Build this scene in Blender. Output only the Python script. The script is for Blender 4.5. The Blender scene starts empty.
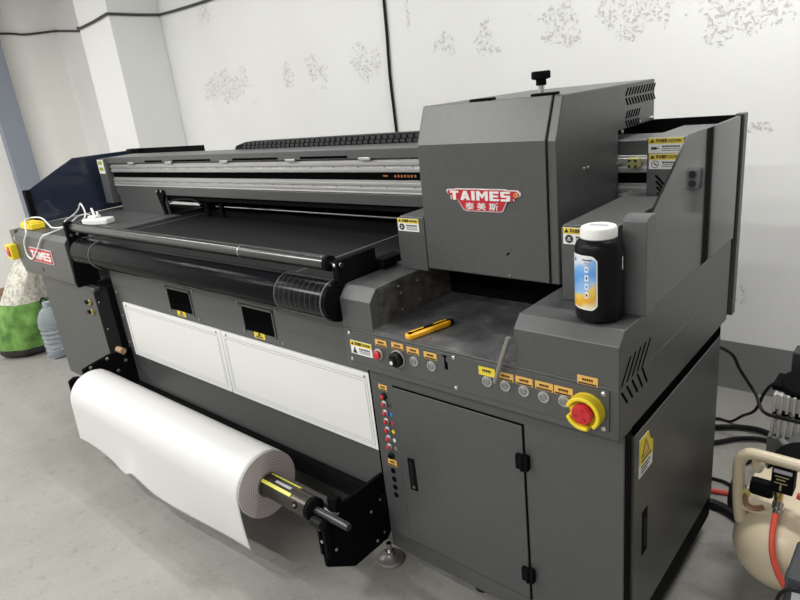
import bpy, bmesh, math, random
from mathutils import Vector, Matrix
random.seed(7)
C = bpy.context.scene.collection
S = bpy.context.scene

# ---------------------------------------------------------------- camera
cd = bpy.data.cameras.new('camera'); cam = bpy.data.objects.new('camera', cd); C.objects.link(cam)
R = Matrix(((0.75070533, -0.13327362, 0.6470546),
            (0.65172816, 0.30971014, -0.69233665),
            (-0.10812916, 0.94144451, 0.31935922)))
cam.matrix_world = Matrix.Translation((0, 0, 1.6)) @ R.to_4x4()
cd.sensor_width = 36; cd.lens = 621.45 / 800 * 36; cd.clip_start = 0.02
S.camera = cam
# ---------------------------------------------------------------- light
S.view_settings.view_transform = 'Standard'; S.view_settings.look = 'None'
S.view_settings.gamma = 1; S.view_settings.use_curve_mapping = False
S.view_settings.exposure = 0.0
w = bpy.data.worlds.new('world'); S.world = w; w.use_nodes = True
w.node_tree.nodes['Background'].inputs[0].default_value = (0.9, 0.95, 1, 1)
w.node_tree.nodes['Background'].inputs[1].default_value = 0.3
def area(name, loc, sx, sy, power, col=(1, 0.99, 0.965), rot=(0, 0, 0)):
    l = bpy.data.lights.new(name, 'AREA'); l.shape = 'RECTANGLE'; l.size = sx; l.size_y = sy; l.energy = power; l.color = col
    o = bpy.data.objects.new(name, l); o.location = loc; o.rotation_euler = rot; C.objects.link(o); return o
area('tube_or_fill_light', (-2.9, -0.55, 3.35), 1.2, 0.14, 50)
area('tube_or_fill_light', (-3.3, 1.75, 3.35), 1.2, 0.14, 19)  # added fill, washes the back wall; not a known tube
area('tube_or_fill_light', (-6.0, 0.4, 3.35), 1.2, 0.14, 36)
area('tube_or_fill_light', (-1.8, -2.2, 3.35), 2.4, 0.14, 115)
area('tube_or_fill_light', (-5.4, -1.4, 3.35), 1.2, 0.14, 110)  # added fill to brighten the left wall; not a known tube
area('tube_or_fill_light', (0.0, -1.9, 3.35), 1.2, 0.14, 40)
area('tube_or_fill_light', (-0.25, 2.05, 3.35), 1.2, 0.14, 58)

# ---------------------------------------------------------------- materials
def srgb(r, g, b):
    f = lambda c: (c / 255 / 12.92) if c <= 10 else ((c / 255 + 0.055) / 1.055) ** 2.4
    return (f(r), f(g), f(b), 1)
def mat(name, col, rough=0.5, metal=0.0, spec=0.5, emit=None):
    m = bpy.data.materials.new(name); m.use_nodes = True
    b = m.node_tree.nodes['Principled BSDF']
    b.inputs['Base Color'].default_value = col if len(col) == 4 else (*col, 1)
    b.inputs['Roughness'].default_value = rough; b.inputs['Metallic'].default_value = metal
    b.inputs['Specular IOR Level'].default_value = spec
    return m
def nd(m, t, **k):
    n = m.node_tree.nodes.new(t)
    for a, v in k.items():
        if a.startswith('i_'): n.inputs[a[2:].replace('_', ' ')].default_value = v
        else: setattr(n, a, v)
    return n
def ln(m, a, b): m.node_tree.links.new(a, b)
def ramp(m, src, stops):
    r = nd(m, 'ShaderNodeValToRGB'); e = r.color_ramp.elements
    while len(e) < len(stops): e.new(0.5)
    for i, (p, c) in enumerate(stops): e[i].position = p; e[i].color = c if len(c) == 4 else (*c, 1)
    ln(m, src, r.inputs[0]); return r
def noise(m, scale, detail=4, rough=0.6, vec=None):
    n = nd(m, 'ShaderNodeTexNoise'); n.inputs['Scale'].default_value = scale; n.inputs['Detail'].default_value = detail; n.inputs['Roughness'].default_value = rough
    if vec is None: vec = nd(m, 'ShaderNodeTexCoord').outputs['Object']
    ln(m, vec, n.inputs['Vector']); return n
def mixc(m, fac, a, b):
    n = nd(m, 'ShaderNodeMix', data_type='RGBA')
    for s, v in ((0, fac), (6, a), (7, b)):
        if hasattr(v, 'links'): ln(m, v, n.inputs[s])
        else: n.inputs[s].default_value = v
    return n.outputs[2]
def math_(m, op, a, b=0.0):
    n = nd(m, 'ShaderNodeMath', operation=op)
    for s, v in ((0, a), (1, b)):
        if hasattr(v, 'links'): ln(m, v, n.inputs[s])
        else: n.inputs[s].default_value = v
    return n.outputs[0]
def bsdf(m): return m.node_tree.nodes['Principled BSDF']
def speckle(m, c1, c2, scale, bump=0.0, lo=0.4, hi=0.6):
    n = noise(m, scale); r = ramp(m, n.outputs[0], [(lo, c1), (hi, c2)])
    ln(m, r.outputs[0], bsdf(m).inputs['Base Color'])
    if bump:
        b = nd(m, 'ShaderNodeBump'); b.inputs['Strength'].default_value = bump; b.inputs['Distance'].default_value = 0.002
        ln(m, n.outputs[0], b.inputs['Height']); ln(m, b.outputs[0], bsdf(m).inputs['Normal'])
    return m

GREY = mat('grey_powder_coat', (0.085, 0.09, 0.088), 0.40)
speckle(GREY, (0.062, 0.066, 0.065, 1), (0.069, 0.073, 0.072, 1), 60)
bsdf(GREY).inputs['Specular IOR Level'].default_value = 0.8
GREY2 = mat('grey_powder_coat_satin', (0.10, 0.105, 0.105), 0.36)
BLACK = mat('black_powder_coat', (0.0075, 0.0075, 0.0085), 0.5, spec=0.015)
DARK = mat('dark_recess', (0.004, 0.004, 0.0045), 0.8, spec=0.0)
RUBBER = mat('black_rubber', (0.010, 0.010, 0.011), 0.5, spec=0.15)
NAVY = mat('navy_acrylic', (0.022, 0.028, 0.05), 0.12)
ACRYL = mat('smoked_acrylic', (0.02, 0.02, 0.021), 0.03, spec=0.6)
ALU = mat('aluminium', (0.50, 0.50, 0.50), 0.36, 0.6)
ALUD = mat('aluminium_dull', (0.30, 0.31, 0.32), 0.45, 0.7)
STEEL = mat('steel', (0.6, 0.6, 0.6), 0.22, 1.0)
BOLT = mat('bolt_zinc', (0.7, 0.7, 0.68), 0.3, 1.0)
WHITE = mat('white_panel', (0.78, 0.78, 0.76), 0.45)
WHITEP = mat('white_plastic', (0.82, 0.82, 0.8), 0.4)
PAPER = mat('white_paper', (0.66, 0.655, 0.645), 0.6)
YELLOW = mat('yellow_plastic', (0.85, 0.66, 0.02), 0.4)
YEL = mat('yellow_ink', (0.80, 0.62, 0.04), 0.5)
ORANGE = mat('orange_label', (0.78, 0.45, 0.11), 0.5)
RED = mat('red_plastic', (0.55, 0.02, 0.03), 0.35)
LOGOR = mat('badge_red', (0.52, 0.015, 0.03), 0.4)
INK = mat('black_ink', (0.02, 0.02, 0.02), 0.5)
SILV = mat('badge_silver', (0.75, 0.73, 0.72), 0.3, 0.3)
CREAM = mat('cream_enamel', (0.66, 0.57, 0.41), 0.3)
REDH = mat('red_hose', (0.62, 0.08, 0.05), 0.4)
BLUE = mat('blue_ink', (0.05, 0.25, 0.6), 0.4)
KNIFE = mat('knife_orange', (0.85, 0.42, 0.01), 0.35)
WOOD = mat('light_wood', (0.38, 0.24, 0.14), 0.6)
GREYCASE = mat('grey_case_plastic', (0.045, 0.048, 0.055), 0.45, spec=0.3)
LGREY = mat('light_grey_plastic', (0.42, 0.43, 0.45), 0.45)
DADO = mat('dado_grey', (0.21, 0.22, 0.215), 0.6)
BLUEG = mat('blue_grey_paint', (0.28, 0.31, 0.37), 0.6)
BRONZE = mat('dark_metal_shaft', (0.075, 0.068, 0.06), 0.33, 0.8)
GOLD = mat('brass', (0.6, 0.5, 0.2), 0.3, 1.0)
GREENH = mat('shaft_yellow_green', (0.62, 0.62, 0.10), 0.4)

FOOT = mat('foot_zinc', (0.35, 0.34, 0.33), 0.42, 0.8)
# worn steel tray
TRAY = mat('worn_steel_tray', (0.2, 0.2, 0.2), 0.3, 0.6)
SIDEP = mat('stained_steel', (0.30, 0.28, 0.26), 0.4, 0.6)
n = noise(SIDEP, 14, 5, 0.7); r = ramp(SIDEP, n.outputs[0], [(0.35, (0.10, 0.092, 0.085)), (0.6, (0.30, 0.28, 0.26))]); ln(SIDEP, r.outputs[0], bsdf(SIDEP).inputs['Base Color'])
n = noise(TRAY, 9, 6, 0.7); r = ramp(TRAY, n.outputs[0], [(0.32, (0.09, 0.09, 0.092)), (0.52, (0.19, 0.19, 0.195)), (0.68, (0.32, 0.32, 0.32))])
ln(TRAY, r.outputs[0], bsdf(TRAY).inputs['Base Color'])
r2 = ramp(TRAY, n.outputs[0], [(0.3, (0.45,) * 3), (0.7, (0.22,) * 3)]); ln(TRAY, r2.outputs[0], bsdf(TRAY).inputs['Roughness'])
# conveyor belt
BELT = mat('conveyor_belt', (0.02, 0.021, 0.023), 0.42, spec=0.12)
n = noise(BELT, 400, 2); r = ramp(BELT, n.outputs[0], [(0.4, (0.006, 0.0065, 0.007)), (0.65, (0.014, 0.0145, 0.016))]); ln(BELT, r.outputs[0], bsdf(BELT).inputs['Base Color'])
# wrapped roller: glossy black film with fine wrinkles
WRAP = mat('black_film_wrap', (0.006, 0.0065, 0.008), 0.12, spec=0.03)
tc = nd(WRAP, 'ShaderNodeTexCoord'); mp = nd(WRAP, 'ShaderNodeMapping'); mp.inputs['Scale'].default_value = (2.5, 40, 40); ln(WRAP, tc.outputs['Object'], mp.inputs[0])
n = noise(WRAP, 4, 5, 0.6, mp.outputs[0]); b = nd(WRAP, 'ShaderNodeBump'); b.inputs['Strength'].default_value = 0.22; b.inputs['Distance'].default_value = 0.004
ln(WRAP, n.outputs[0], b.inputs['Height']); ln(WRAP, b.outputs[0], bsdf(WRAP).inputs['Normal'])
MESHW = mat('black_mesh_cloth', (0.03, 0.03, 0.033), 0.22, spec=0.12)
tc = nd(MESHW, 'ShaderNodeTexCoord'); wv = nd(MESHW, 'ShaderNodeTexWave', bands_direction='X'); wv.inputs['Scale'].default_value = 12; wv.inputs['Distortion'].default_value = 2.5; wv.inputs['Detail'].default_value = 2
ln(MESHW, tc.outputs['Object'], wv.inputs[0]); r = ramp(MESHW, wv.outputs[0], [(0.93, (0.005, 0.005, 0.006)), (1.0, (0.035, 0.035, 0.037))]); ln(MESHW, r.outputs[0], bsdf(MESHW).inputs['Base Color'])
# paper roll end: fine rings
RINGS = mat('paper_roll_edge', (0.6, 0.54, 0.54), 0.7)
tc = nd(RINGS, 'ShaderNodeTexCoord'); sp = nd(RINGS, 'ShaderNodeSeparateXYZ'); ln(RINGS, tc.outputs['Object'], sp.inputs[0])
ry = math_(RINGS, 'POWER', sp.outputs[1], 2.0); rz = math_(RINGS, 'POWER', sp.outputs[2], 2.0)
rad = math_(RINGS, 'SQRT', math_(RINGS, 'ADD', ry, rz))
nn = noise(RINGS, 14, 2); rr = math_(RINGS, 'ADD', math_(RINGS, 'MULTIPLY', rad, 760.0), math_(RINGS, 'MULTIPLY', nn.outputs[0], 16.0))
sn = math_(RINGS, 'SINE', rr); r = ramp(RINGS, math_(RINGS, 'MULTIPLY_ADD', sn, 0.5), [(0.0, (0.36, 0.31, 0.315)), (0.4, (0.48, 0.425, 0.43)), (0.6, (0.54, 0.485, 0.485))])
ln(RINGS, r.outputs[0], bsdf(RINGS).inputs['Base Color'])
# concrete floor
CONC = mat('concrete_floor', (0.3, 0.3, 0.28), 0.62)
tc = nd(CONC, 'ShaderNodeTexCoord'); v = tc.outputs['Object']
n1 = noise(CONC, 1.3, 6, 0.62, v); n2 = noise(CONC, 22, 5, 0.75, v); n3 = noise(CONC, 70, 3, 0.6, v)
base = ramp(CONC, n1.outputs[0], [(0.32, (0.235, 0.227, 0.205)), (0.68, (0.325, 0.316, 0.292))])
c = mixc(CONC, ramp(CONC, n2.outputs[0], [(0.30, (0.6,) * 3), (0.44, (0,) * 3)]).outputs[0], base.outputs[0], (0.17, 0.165, 0.155, 1))
c = mixc(CONC, ramp(CONC, n3.outputs[0], [(0.58, (0,) * 3), (0.72, (0.6,) * 3)]).outputs[0], c, (0.37, 0.36, 0.34, 1))
ln(CONC, c, bsdf(CONC).inputs['Base Color'])
b = nd(CONC, 'ShaderNodeBump'); b.inputs['Strength'].default_value = 0.25; b.inputs['Distance'].default_value = 0.003; ln(CONC, n2.outputs[0], b.inputs['Height']); ln(CONC, b.outputs[0], bsdf(CONC).inputs['Normal'])
# plaster wall with peeling specks in a band
WBX = (-7.47 - 0.2 + 2.7) / 2   # x of the back wall object's origin
def plaster(name, peel):
    m = mat(name, (0.8, 0.8, 0.78), 0.75)
    tc = nd(m, 'ShaderNodeTexCoord'); v = tc.outputs['Object']
    n1 = noise(m, 1.1, 4, 0.5, v); base = ramp(m, n1.outputs[0], [(0.3, (0.83, 0.83, 0.815)), (0.7, (0.89, 0.895, 0.885))])
    col = base.outputs[0]
    if peel:
        sp = nd(m, 'ShaderNodeSeparateXYZ'); ln(m, v, sp.inputs[0])
        big = noise(m, 2.3, 3, 0.5, v); spk = noise(m, 75, 3, 0.7, v)
        # height band about 1.55..2.2 m
        blobs = [(-3.49, 1.78, .09, .10), (-2.98, 1.79, .13, .10), (-4.52, 1.75, .30, .12), (-3.78, 1.77, .06, .11), (-1.60, 1.81, .11, .10), (-1.23, 1.82, .21, .09), (-0.86, 1.76, .06, .09), (-0.71, 1.75, .08, .09), (-2.33, 1.81, .08, .06), (-2.06, 1.79, .08, .07), (-0.67, 1.27, .05, .02), (-0.70, 0.49, .02, .06), (-4.69, 2.36, .09, .08), (-2.59, 2.02, .015, .12), (-1.0, 1.98, .5, .08), (0.1, 1.8, .2, .12), (1.0, 1.7, .3, .12)]
        wob = noise(m, 7, 4, 0.7, v)
        acc = None
        for (bx_, bz_, rx_, rz_) in blobs:
            dx = math_(m, 'DIVIDE', math_(m, 'SUBTRACT', sp.outputs[0], bx_ - WBX), rx_); dz = math_(m, 'DIVIDE', math_(m, 'SUBTRACT', sp.outputs[2], bz_), rz_)
            d2 = math_(m, 'SQRT', math_(m, 'ADD', math_(m, 'MULTIPLY', dx, dx), math_(m, 'MULTIPLY', dz, dz)))
            one = math_(m, 'SUBTRACT', 1.35, d2); acc = one if acc is None else math_(m, 'MAXIMUM', acc, one)
        band = math_(m, 'GREATER_THAN', math_(m, 'ADD', acc, math_(m, 'MULTIPLY', math_(m, 'SUBTRACT', wob.outputs[0], 0.5), 4.5)), 0.35)
        bm_ = ramp(m, big.outputs[0], [(0.0, (1,) * 3), (1.0, (1,) * 3)])
        sm = ramp(m, spk.outputs[0], [(0.53, (0,) * 3), (0.60, (1,) * 3)])
        f = math_(m, 'MULTIPLY', math_(m, 'MULTIPLY', bm_.outputs[0], sm.outputs[0]), band)
        col = mixc(m, math_(m, 'MULTIPLY', f, 0.5), col, (0.40, 0.375, 0.33, 1))
        b = nd(m, 'ShaderNodeBump'); b.inputs['Strength'].default_value = 0.6; b.inputs['Distance'].default_value = 0.004; b.invert = True
        ln(m, f, b.inputs['Height']); ln(m, b.outputs[0], bsdf(m).inputs['Normal'])
    ln(m, col, bsdf(m).inputs['Base Color']); return m
PLASTER = plaster('plaster_wall', True); PLASTER2 = plaster('plaster_wall_plain', False)
WARM = mat('beige_wall', (0.74, 0.71, 0.66), 0.75); speckle(WARM, (0.90, 0.885, 0.85, 1), (0.93, 0.915, 0.88, 1), 2)
# woven sack
def sackmat():
    m = mat('woven_sack', (0.6, 0.6, 0.5), 0.55)
    tc = nd(m, 'ShaderNodeTexCoord'); v = tc.outputs['Object']; sp = nd(m, 'ShaderNodeSeparateXYZ'); ln(m, v, sp.inputs[0])
    n = noise(m, 30, 3, 0.6, v); n2 = noise(m, 9, 3, 0.6, v)
    white = ramp(m, n.outputs[0], [(0.40, (0.38, 0.37, 0.31)), (0.52, (0.62, 0.60, 0.53))])
    green = ramp(m, n2.outputs[0], [(0.35, (0.07, 0.18, 0.03)), (0.65, (0.20, 0.40, 0.09))])
    zf = math_(m, 'GREATER_THAN', math_(m, 'MULTIPLY_ADD', n2.outputs[0], 0.05), 0.0)
    top = math_(m, 'GREATER_THAN', math_(m, 'SUBTRACT', sp.outputs[2], math_(m, 'MULTIPLY', sp.outputs[0], 0.03)), 0.415)
    c = mixc(m, top, green.outputs[0], white.outputs[0])
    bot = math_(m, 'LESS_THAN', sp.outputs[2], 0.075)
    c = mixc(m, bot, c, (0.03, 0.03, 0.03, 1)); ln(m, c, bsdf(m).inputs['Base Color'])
    b = nd(m, 'ShaderNodeBump'); b.inputs['Strength'].default_value = 0.7; b.inputs['Distance'].default_value = 0.02; ln(m, n2.outputs[0], b.inputs['Height']); ln(m, b.outputs[0], bsdf(m).inputs['Normal'])
    return m
SACK = sackmat()
PET = mat('clear_bottle_plastic', (0.80, 0.86, 0.95), 0.08); bsdf(PET).inputs['Transmission Weight'].default_value = 0.75; bsdf(PET).inputs['IOR'].default_value = 1.2
# ink bottle label picture
def labelmat():
    m = mat('bottle_label_print', (0.7, 0.8, 0.9), 0.35)
    tc = nd(m, 'ShaderNodeTexCoord'); v = tc.outputs['Object']; sp = nd(m, 'ShaderNodeSeparateXYZ'); ln(m, v, sp.inputs[0])
    n = noise(m, 26, 4, 0.6, v)
    h = math_(m, 'ADD', sp.outputs[2], math_(m, 'MULTIPLY', math_(m, 'SUBTRACT', n.outputs[0], 0.5), 0.05))
    h = math_(m, 'SUBTRACT', h, math_(m, 'MULTIPLY', sp.outputs[0], 0.5))
    hr = nd(m, 'ShaderNodeMapRange'); hr.inputs[1].default_value = 0.02; hr.inputs[2].default_value = 0.19; ln(m, h, hr.inputs[0])
    r = ramp(m, hr.outputs[0], [(0.0, (0.72, 0.72, 0.66)), (0.12, (0.78, 0.72, 0.45)), (0.22, (0.75, 0.38, 0.02)), (0.36, (0.80, 0.55, 0.12)), (0.42, (0.30, 0.52, 0.80)), (0.58, (0.10, 0.32, 0.75)), (0.72, (0.22, 0.45, 0.80)), (0.80, (0.74, 0.77, 0.80)), (1.0, (0.74, 0.75, 0.76))])
    ln(m, r.outputs[0], bsdf(m).inputs['Base Color']); return m
LABEL = labelmat()

# ---------------------------------------------------------------- mesh helpers
class MB:
    def __init__(s): s.bm = bmesh.new()
    def box(s, x0, x1, y0, y1, z0, z1, rot=None, about=None):
        v = [s.bm.verts.new(p) for p in ((x0, y0, z0), (x1, y0, z0), (x1, y1, z0), (x0, y1, z0), (x0, y0, z1), (x1, y0, z1), (x1, y1, z1), (x0, y1, z1))]
        for f in ((0, 3, 2, 1), (4, 5, 6, 7), (0, 1, 5, 4), (1, 2, 6, 5), (2, 3, 7, 6), (3, 0, 4, 7)): s.bm.faces.new([v[i] for i in f])
        if rot is not None:
            bmesh.ops.rotate(s.bm, cent=about or ((x0 + x1) / 2, (y0 + y1) / 2, (z0 + z1) / 2), matrix=rot, verts=v)
        return s
    def prism(s, pts, ax, a, b):
        """polygon pts in the two other axes, extruded along axis ax from a to b"""
        def P(q, t): return {0: (t, q[0], q[1]), 1: (q[0], t, q[1]), 2: (q[0], q[1], t)}[ax]
        A = [s.bm.verts.new(P(q, a)) for q in pts]; B = [s.bm.verts.new(P(q, b)) for q in pts]; n = len(pts)
        s.bm.faces.new(A[::-1]); s.bm.faces.new(B)
        for i in range(n): s.bm.faces.new((A[i], A[(i + 1) % n], B[(i + 1) % n], B[i]))
        return s
    def lathe(s, prof, origin, axis=(0, 0, 1), seg=32, caps=True):
        """prof: list of (radius, height) along axis"""
        ax = Vector(axis).normalized(); u = ax.orthogonal().normalized(); w_ = ax.cross(u); o = Vector(origin); rings = []
        for (r, h) in prof:
            rings.append([s.bm.verts.new(o + ax * h + (u * math.cos(t) + w_ * math.sin(t)) * max(r, 1e-5)) for t in [2 * math.pi * k / seg for k in range(seg)]])
        for A, B in zip(rings, rings[1:]):
            for k in range(seg): s.bm.faces.new((A[k], A[(k + 1) % seg], B[(k + 1) % seg], B[k]))
        if caps:
            s.bm.faces.new(rings[0][::-1]); s.bm.faces.new(rings[-1])
        return s
    def cyl(s, p, q, r, seg=20):
        p = Vector(p); q = Vector(q); return s.lathe([(r, 0), (r, (q - p).length)], p, q - p, seg)
    def tube(s, pts, r, seg=8, smooth=6):
        P = [Vector(p) for p in pts]
        if smooth and len(P) > 2:
            Q = []
            for i in range(len(P) - 1):
                p0 = P[max(i - 1, 0)]; p1 = P[i]; p2 = P[i + 1]; p3 = P[min(i + 2, len(P) - 1)]
                for k in range(smooth):
                    t = k / smooth
                    Q.append(0.5 * ((2 * p1) + (p2 - p0) * t + (2 * p0 - 5 * p1 + 4 * p2 - p3) * t * t + (3 * p1 - p0 - 3 * p2 + p3) * t ** 3))
            Q.append(P[-1]); P = Q
        rings = []; u = None
        for i, p in enumerate(P):
            d = (P[min(i + 1, len(P) - 1)] - P[max(i - 1, 0)]).normalized()
            if u is None: u = d.orthogonal().normalized()
            u = (u - d * u.dot(d)).normalized(); w_ = d.cross(u)
            rings.append([s.bm.verts.new(p + (u * math.cos(t) + w_ * math.sin(t)) * r) for t in [2 * math.pi * k / seg for k in range(seg)]])
        for A, B in zip(rings, rings[1:]):
            for k in range(seg): s.bm.faces.new((A[k], A[(k + 1) % seg], B[(k + 1) % seg], B[k]))
        s.bm.faces.new(rings[0][::-1]); s.bm.faces.new(rings[-1]); return s
    def build(s, name, m, parent=None, bevel=0.0, smooth=True, origin=None, seg=2):
        """vertices are in room coordinates; the object's origin is put at `origin` (default: base centre)"""
        bm = s.bm; bmesh.ops.recalc_face_normals(bm, faces=bm.faces[:])
        co = [v.co for v in bm.verts]
        if origin is None:
            lo = [min(c[i] for c in co) for i in range(3)]; hi = [max(c[i] for c in co) for i in range(3)]
            origin = Vector(((lo[0] + hi[0]) / 2, (lo[1] + hi[1]) / 2, lo[2]))
        origin = Vector(origin)
        for v in bm.verts: v.co = v.co - origin
        me = bpy.data.meshes.new(name); bm.to_mesh(me); bm.free()
        me.materials.append(m)
        o = bpy.data.objects.new(name, me); C.objects.link(o)
        if smooth:
            me.polygons.foreach_set('use_smooth', [True] * len(me.polygons)); me.set_sharp_from_angle(angle=math.radians(32))
        if bevel:
            md = o.modifiers.new('bevel', 'BEVEL'); md.width = bevel; md.segments = seg; md.limit_method = 'ANGLE'; md.angle_limit = math.radians(35); md.harden_normals = False
        put(o, origin, parent); return o
WORLD = {}
def put(o, origin, parent):
    origin = Vector(origin); WORLD[o.name] = origin
    o.parent = parent; o.location = origin - (WORLD[parent.name] if parent else Vector((0, 0, 0)))
def tag(o, label=None, cat=None, group=None, kind=None):
    if label: o['label'] = label
    if cat: o['category'] = cat
    if group: o['group'] = group
    if kind: o['kind'] = kind
    return o
def empty(name, loc, label, cat, group=None):
    o = bpy.data.objects.new(name, None); o.empty_display_size = 0.1; C.objects.link(o); put(o, loc, None)
    return tag(o, label, cat, group)
def box(name, m, parent, x0, x1, y0, y1, z0, z1, bevel=0.002, label=None):
    o = MB().box(x0, x1, y0, y1, z0, z1).build(name, m, parent, bevel)
    if label: o['label'] = label
    return o
def text(name, body, size, loc, facing, m, parent, bold=0.0, width=None, depth=0.0006, slant=0.0):
    """facing 'y': reads on a face looking to -Y; 'x': on a face looking to +X; loc is the centre. width squeezes the line to that length"""
    cu = bpy.data.curves.new('t', 'FONT'); cu.body = body; cu.size = size; cu.extrude = depth; cu.offset = bold; cu.align_x = 'CENTER'; cu.align_y = 'CENTER'; cu.shear = slant; cu.resolution_u = 3
    t = bpy.data.objects.new('t', cu); C.objects.link(t); bpy.context.view_layer.update()
    me = bpy.data.meshes.new_from_object(t.evaluated_get(bpy.context.evaluated_depsgraph_get()))
    bpy.data.objects.remove(t); bpy.data.curves.remove(cu)
    if not len(me.vertices): return None
    xs = [v.co.x for v in me.vertices]; ys = [v.co.y for v in me.vertices]
    k = width / (max(xs) - min(xs)) if width else 1
    cx = (max(xs) + min(xs)) / 2; cy = (max(ys) + min(ys)) / 2
    for v in me.vertices:
        a, b, c = (v.co.x - cx) * k, v.co.y - cy, v.co.z
        v.co = (a, -c, b) if facing == 'y' else (c, a, b)
    me.materials.clear(); me.materials.append(m); me.name = name
    o = bpy.data.objects.new(name, me); C.objects.link(o); put(o, loc, parent); return o
def screws(parent, pts, axis, r=0.006, m=None, name='screw'):
    for p in pts:
        ax = Vector(axis)
        MB().lathe([(r, -0.002), (r, 0.002), (r * 0.6, 0.0035)], p, ax, 10).build(name, m or BOLT, parent)
def struct(o): o['kind'] = 'structure'; return o

# ================================================================ the room
BW, LW = 3.12, -7.47
struct(box('floor', CONC, None, LW - 0.2, 2.7, -3.7, BW + 0.2, -0.1, 0, 0))
struct(box('ceiling', mat('ceiling_grey', (0.2, 0.2, 0.2), 0.9), None, LW - 0.2, 2.7, -3.7, BW + 0.2, 3.4, 3.5, 0))
wb = struct(box('wall_back', PLASTER, None, LW - 0.2, 2.7, BW, BW + 0.2, 0, 3.4, 0))
struct(box('wall_left', WARM, None, LW - 0.2, LW, -3.7, BW, 0, 3.4, 0))
struct(box('wall_right', mat('right_wall_grey', (0.45, 0.45, 0.44), 0.9), None, 2.5, 2.7, -3.7, BW, 0, 3.4, 0))
struct(box('wall_front', mat('front_wall_grey', (0.35, 0.35, 0.34), 0.9), None, LW, 2.5, -3.7, -3.5, 0, 3.4, 0))
struct(box('trim_1', DADO, None, -5.35, 2.5, BW - 0.004, BW, 0, 0.255, 0))
struct(box('baseboard_left', WOOD, None, LW, LW + 0.015, -3.5, 2.27, 0, 0.07, 0.003))
struct(box('pillar', PLASTER2, None, -5.93, -5.35, 2.665, BW, 0, 3.4, 0.006))
struct(box('column', BLUEG, None, LW, LW + 0.10, 2.28, 2.50, 0, 3.4, 0.004))

# ================================================================ the printer
PR = empty('wide_format_printer', (-2.4, 1.65, 0), 'large grey industrial flatbed printer with red badge standing along the white wall', 'printer')
# ---- right cabinet
cab = MB().box(-1.342, -0.505, 1.253, 1.995, 0.068, 0.79).build('cabinet', GREY, PR, 0.003)
box('plinth', BLACK, PR, -1.28, -0.53, 1.33, 1.97, 0.03, 0.068)
box('side_skirt', BLACK, PR, -0.506, -0.499, 1.296, 1.992, 0.07, 0.153, 0.001)
# right chamfered post between front and side door
box('corner_post', BLACK, cab, -0.512, -0.503, 1.256, 1.292, 0.13, 0.775, 0.002)
door = MB().box(-1.242, -0.781, 1.248, 1.256, 0.140, 0.722).build('cabinet_door', GREY, PR, 0.0015)
seam = MB()
for a in ((-1.245, -1.2425, 0.137, 0.724), (-0.7805, -0.776, 0.137, 0.724), (-1.245, -0.776, 0.722, 0.727), (-1.245, -0.776, 0.136, 0.1395)): seam.box(a[0], a[1], 1.2515, 1.254, a[2], a[3])
seam.build('door_gap', DARK, cab)
h = MB().prism([(-1.214, 0.478), (-1.184, 0.481), (-1.181, 0.360), (-1.214, 0.356)], 1, 1.2465, 1.25).build('door_handle', BLACK, door, 0.001)
MB().box(-1.206, -1.192, 1.2440, 1.2475, 0.385, 0.462).build('latch', RUBBER, door, 0.001)
MB().lathe([(0.006, 0), (0.006, 0.002)], (-1.197, 1.2465, 0.372), (0, -1, 0), 12).build('lock', BOLT, door)
for z in (0.615, 0.235):
    hg = MB().box(-0.799, -0.781, 1.236, 1.25, z - 0.022, z + 0.022).box(-0.7775, -0.762, 1.236, 1.255, z - 0.022, z + 0.022).cyl((-0.779, 1.236, z - 0.023), (-0.779, 1.236, z + 0.023), 0.006, 10).build('hinge', BLACK, PR, 0.0015)
# ink inlet buttons column
def orange_label(x, z, wd=0.045, hh=0.020, y=1.21, parent=None, mt=None, line=True):
    o = MB().box(x - wd / 2, x + wd / 2, y - 0.0012, y, z - hh / 2, z + hh / 2).build('button_label', mt or ORANGE, parent or PR, 0)
    q = MB(); n_ = 5; cw = wd * 0.55 / n_
    for k in range(n_):
        cx = x + (k - (n_ - 1) / 2) * cw
        q.box(cx - cw * 0.40, cx + cw * 0.40, y - 0.0018, y - 0.001, z + hh * 0.02, z + hh * 0.20)
        q.box(cx - cw * 0.12, cx + cw * 0.12, y - 0.0018, y - 0.001, z - hh * 0.14, z + hh * 0.26)
    q.build('lettering', INK, o, 0, False)
    if line: MB().box(x - wd * 0.44, x + wd * 0.44, y - 0.0017, y - 0.001, z - hh * 0.44, z - hh * 0.26).build('black_band', INK, o, 0)
    return o
orange_label(-1.289, 0.708, 0.036, 0.020, 1.253)
cols = [(0.05, 0.05, 0.05, 1), (0.05, 0.05, 0.05, 1), (0.02, 0.2, 0.6, 1), (0.5, 0.02, 0.1, 1), (0.8, 0.6, 0.02, 1), (0.7, 0.7, 0.7, 1), (0.2, 0.2, 0.2, 1), (0.25, 0.05, 0.02, 1)]
for i, z in enumerate((0.678, 0.650, 0.618, 0.587, 0.555, 0.523, 0.492, 0.457)):
    b_ = MB().lathe([(0.0125, 0), (0.0125, 0.005), (0.009, 0.008)], (-1.289, 1.253, z), (0, -1, 0), 20).build('ink_port', ALUD if 0 < i < 7 else RUBBER, PR)
    MB().lathe([(0.0075, 0.006), (0.0075, 0.012), (0.005, 0.014)], (-1.289, 1.253, z), (0, -1, 0), 16).build('port_plug', RED if i < 7 else BLACK, b_)
    if 0 < i < 7: MB().lathe([(0.007, 0), (0.007, 0.0012)], (-1.267, 1.253, z - 0.002), (0, -1, 0), 16).build('colour_dot', mat('dot_colour', cols[i], 0.5), b_)
orange_label(-1.289, 0.429, 0.038, 0.026, 1.253)
for z in (0.396, 0.363, 0.331, 0.300): MB().lathe([(0.010, -0.003), (0.010, 0.0015)], (-1.291, 1.253, z), (0, -1, 0), 20).build('cable_hole', DARK, PR)
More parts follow.
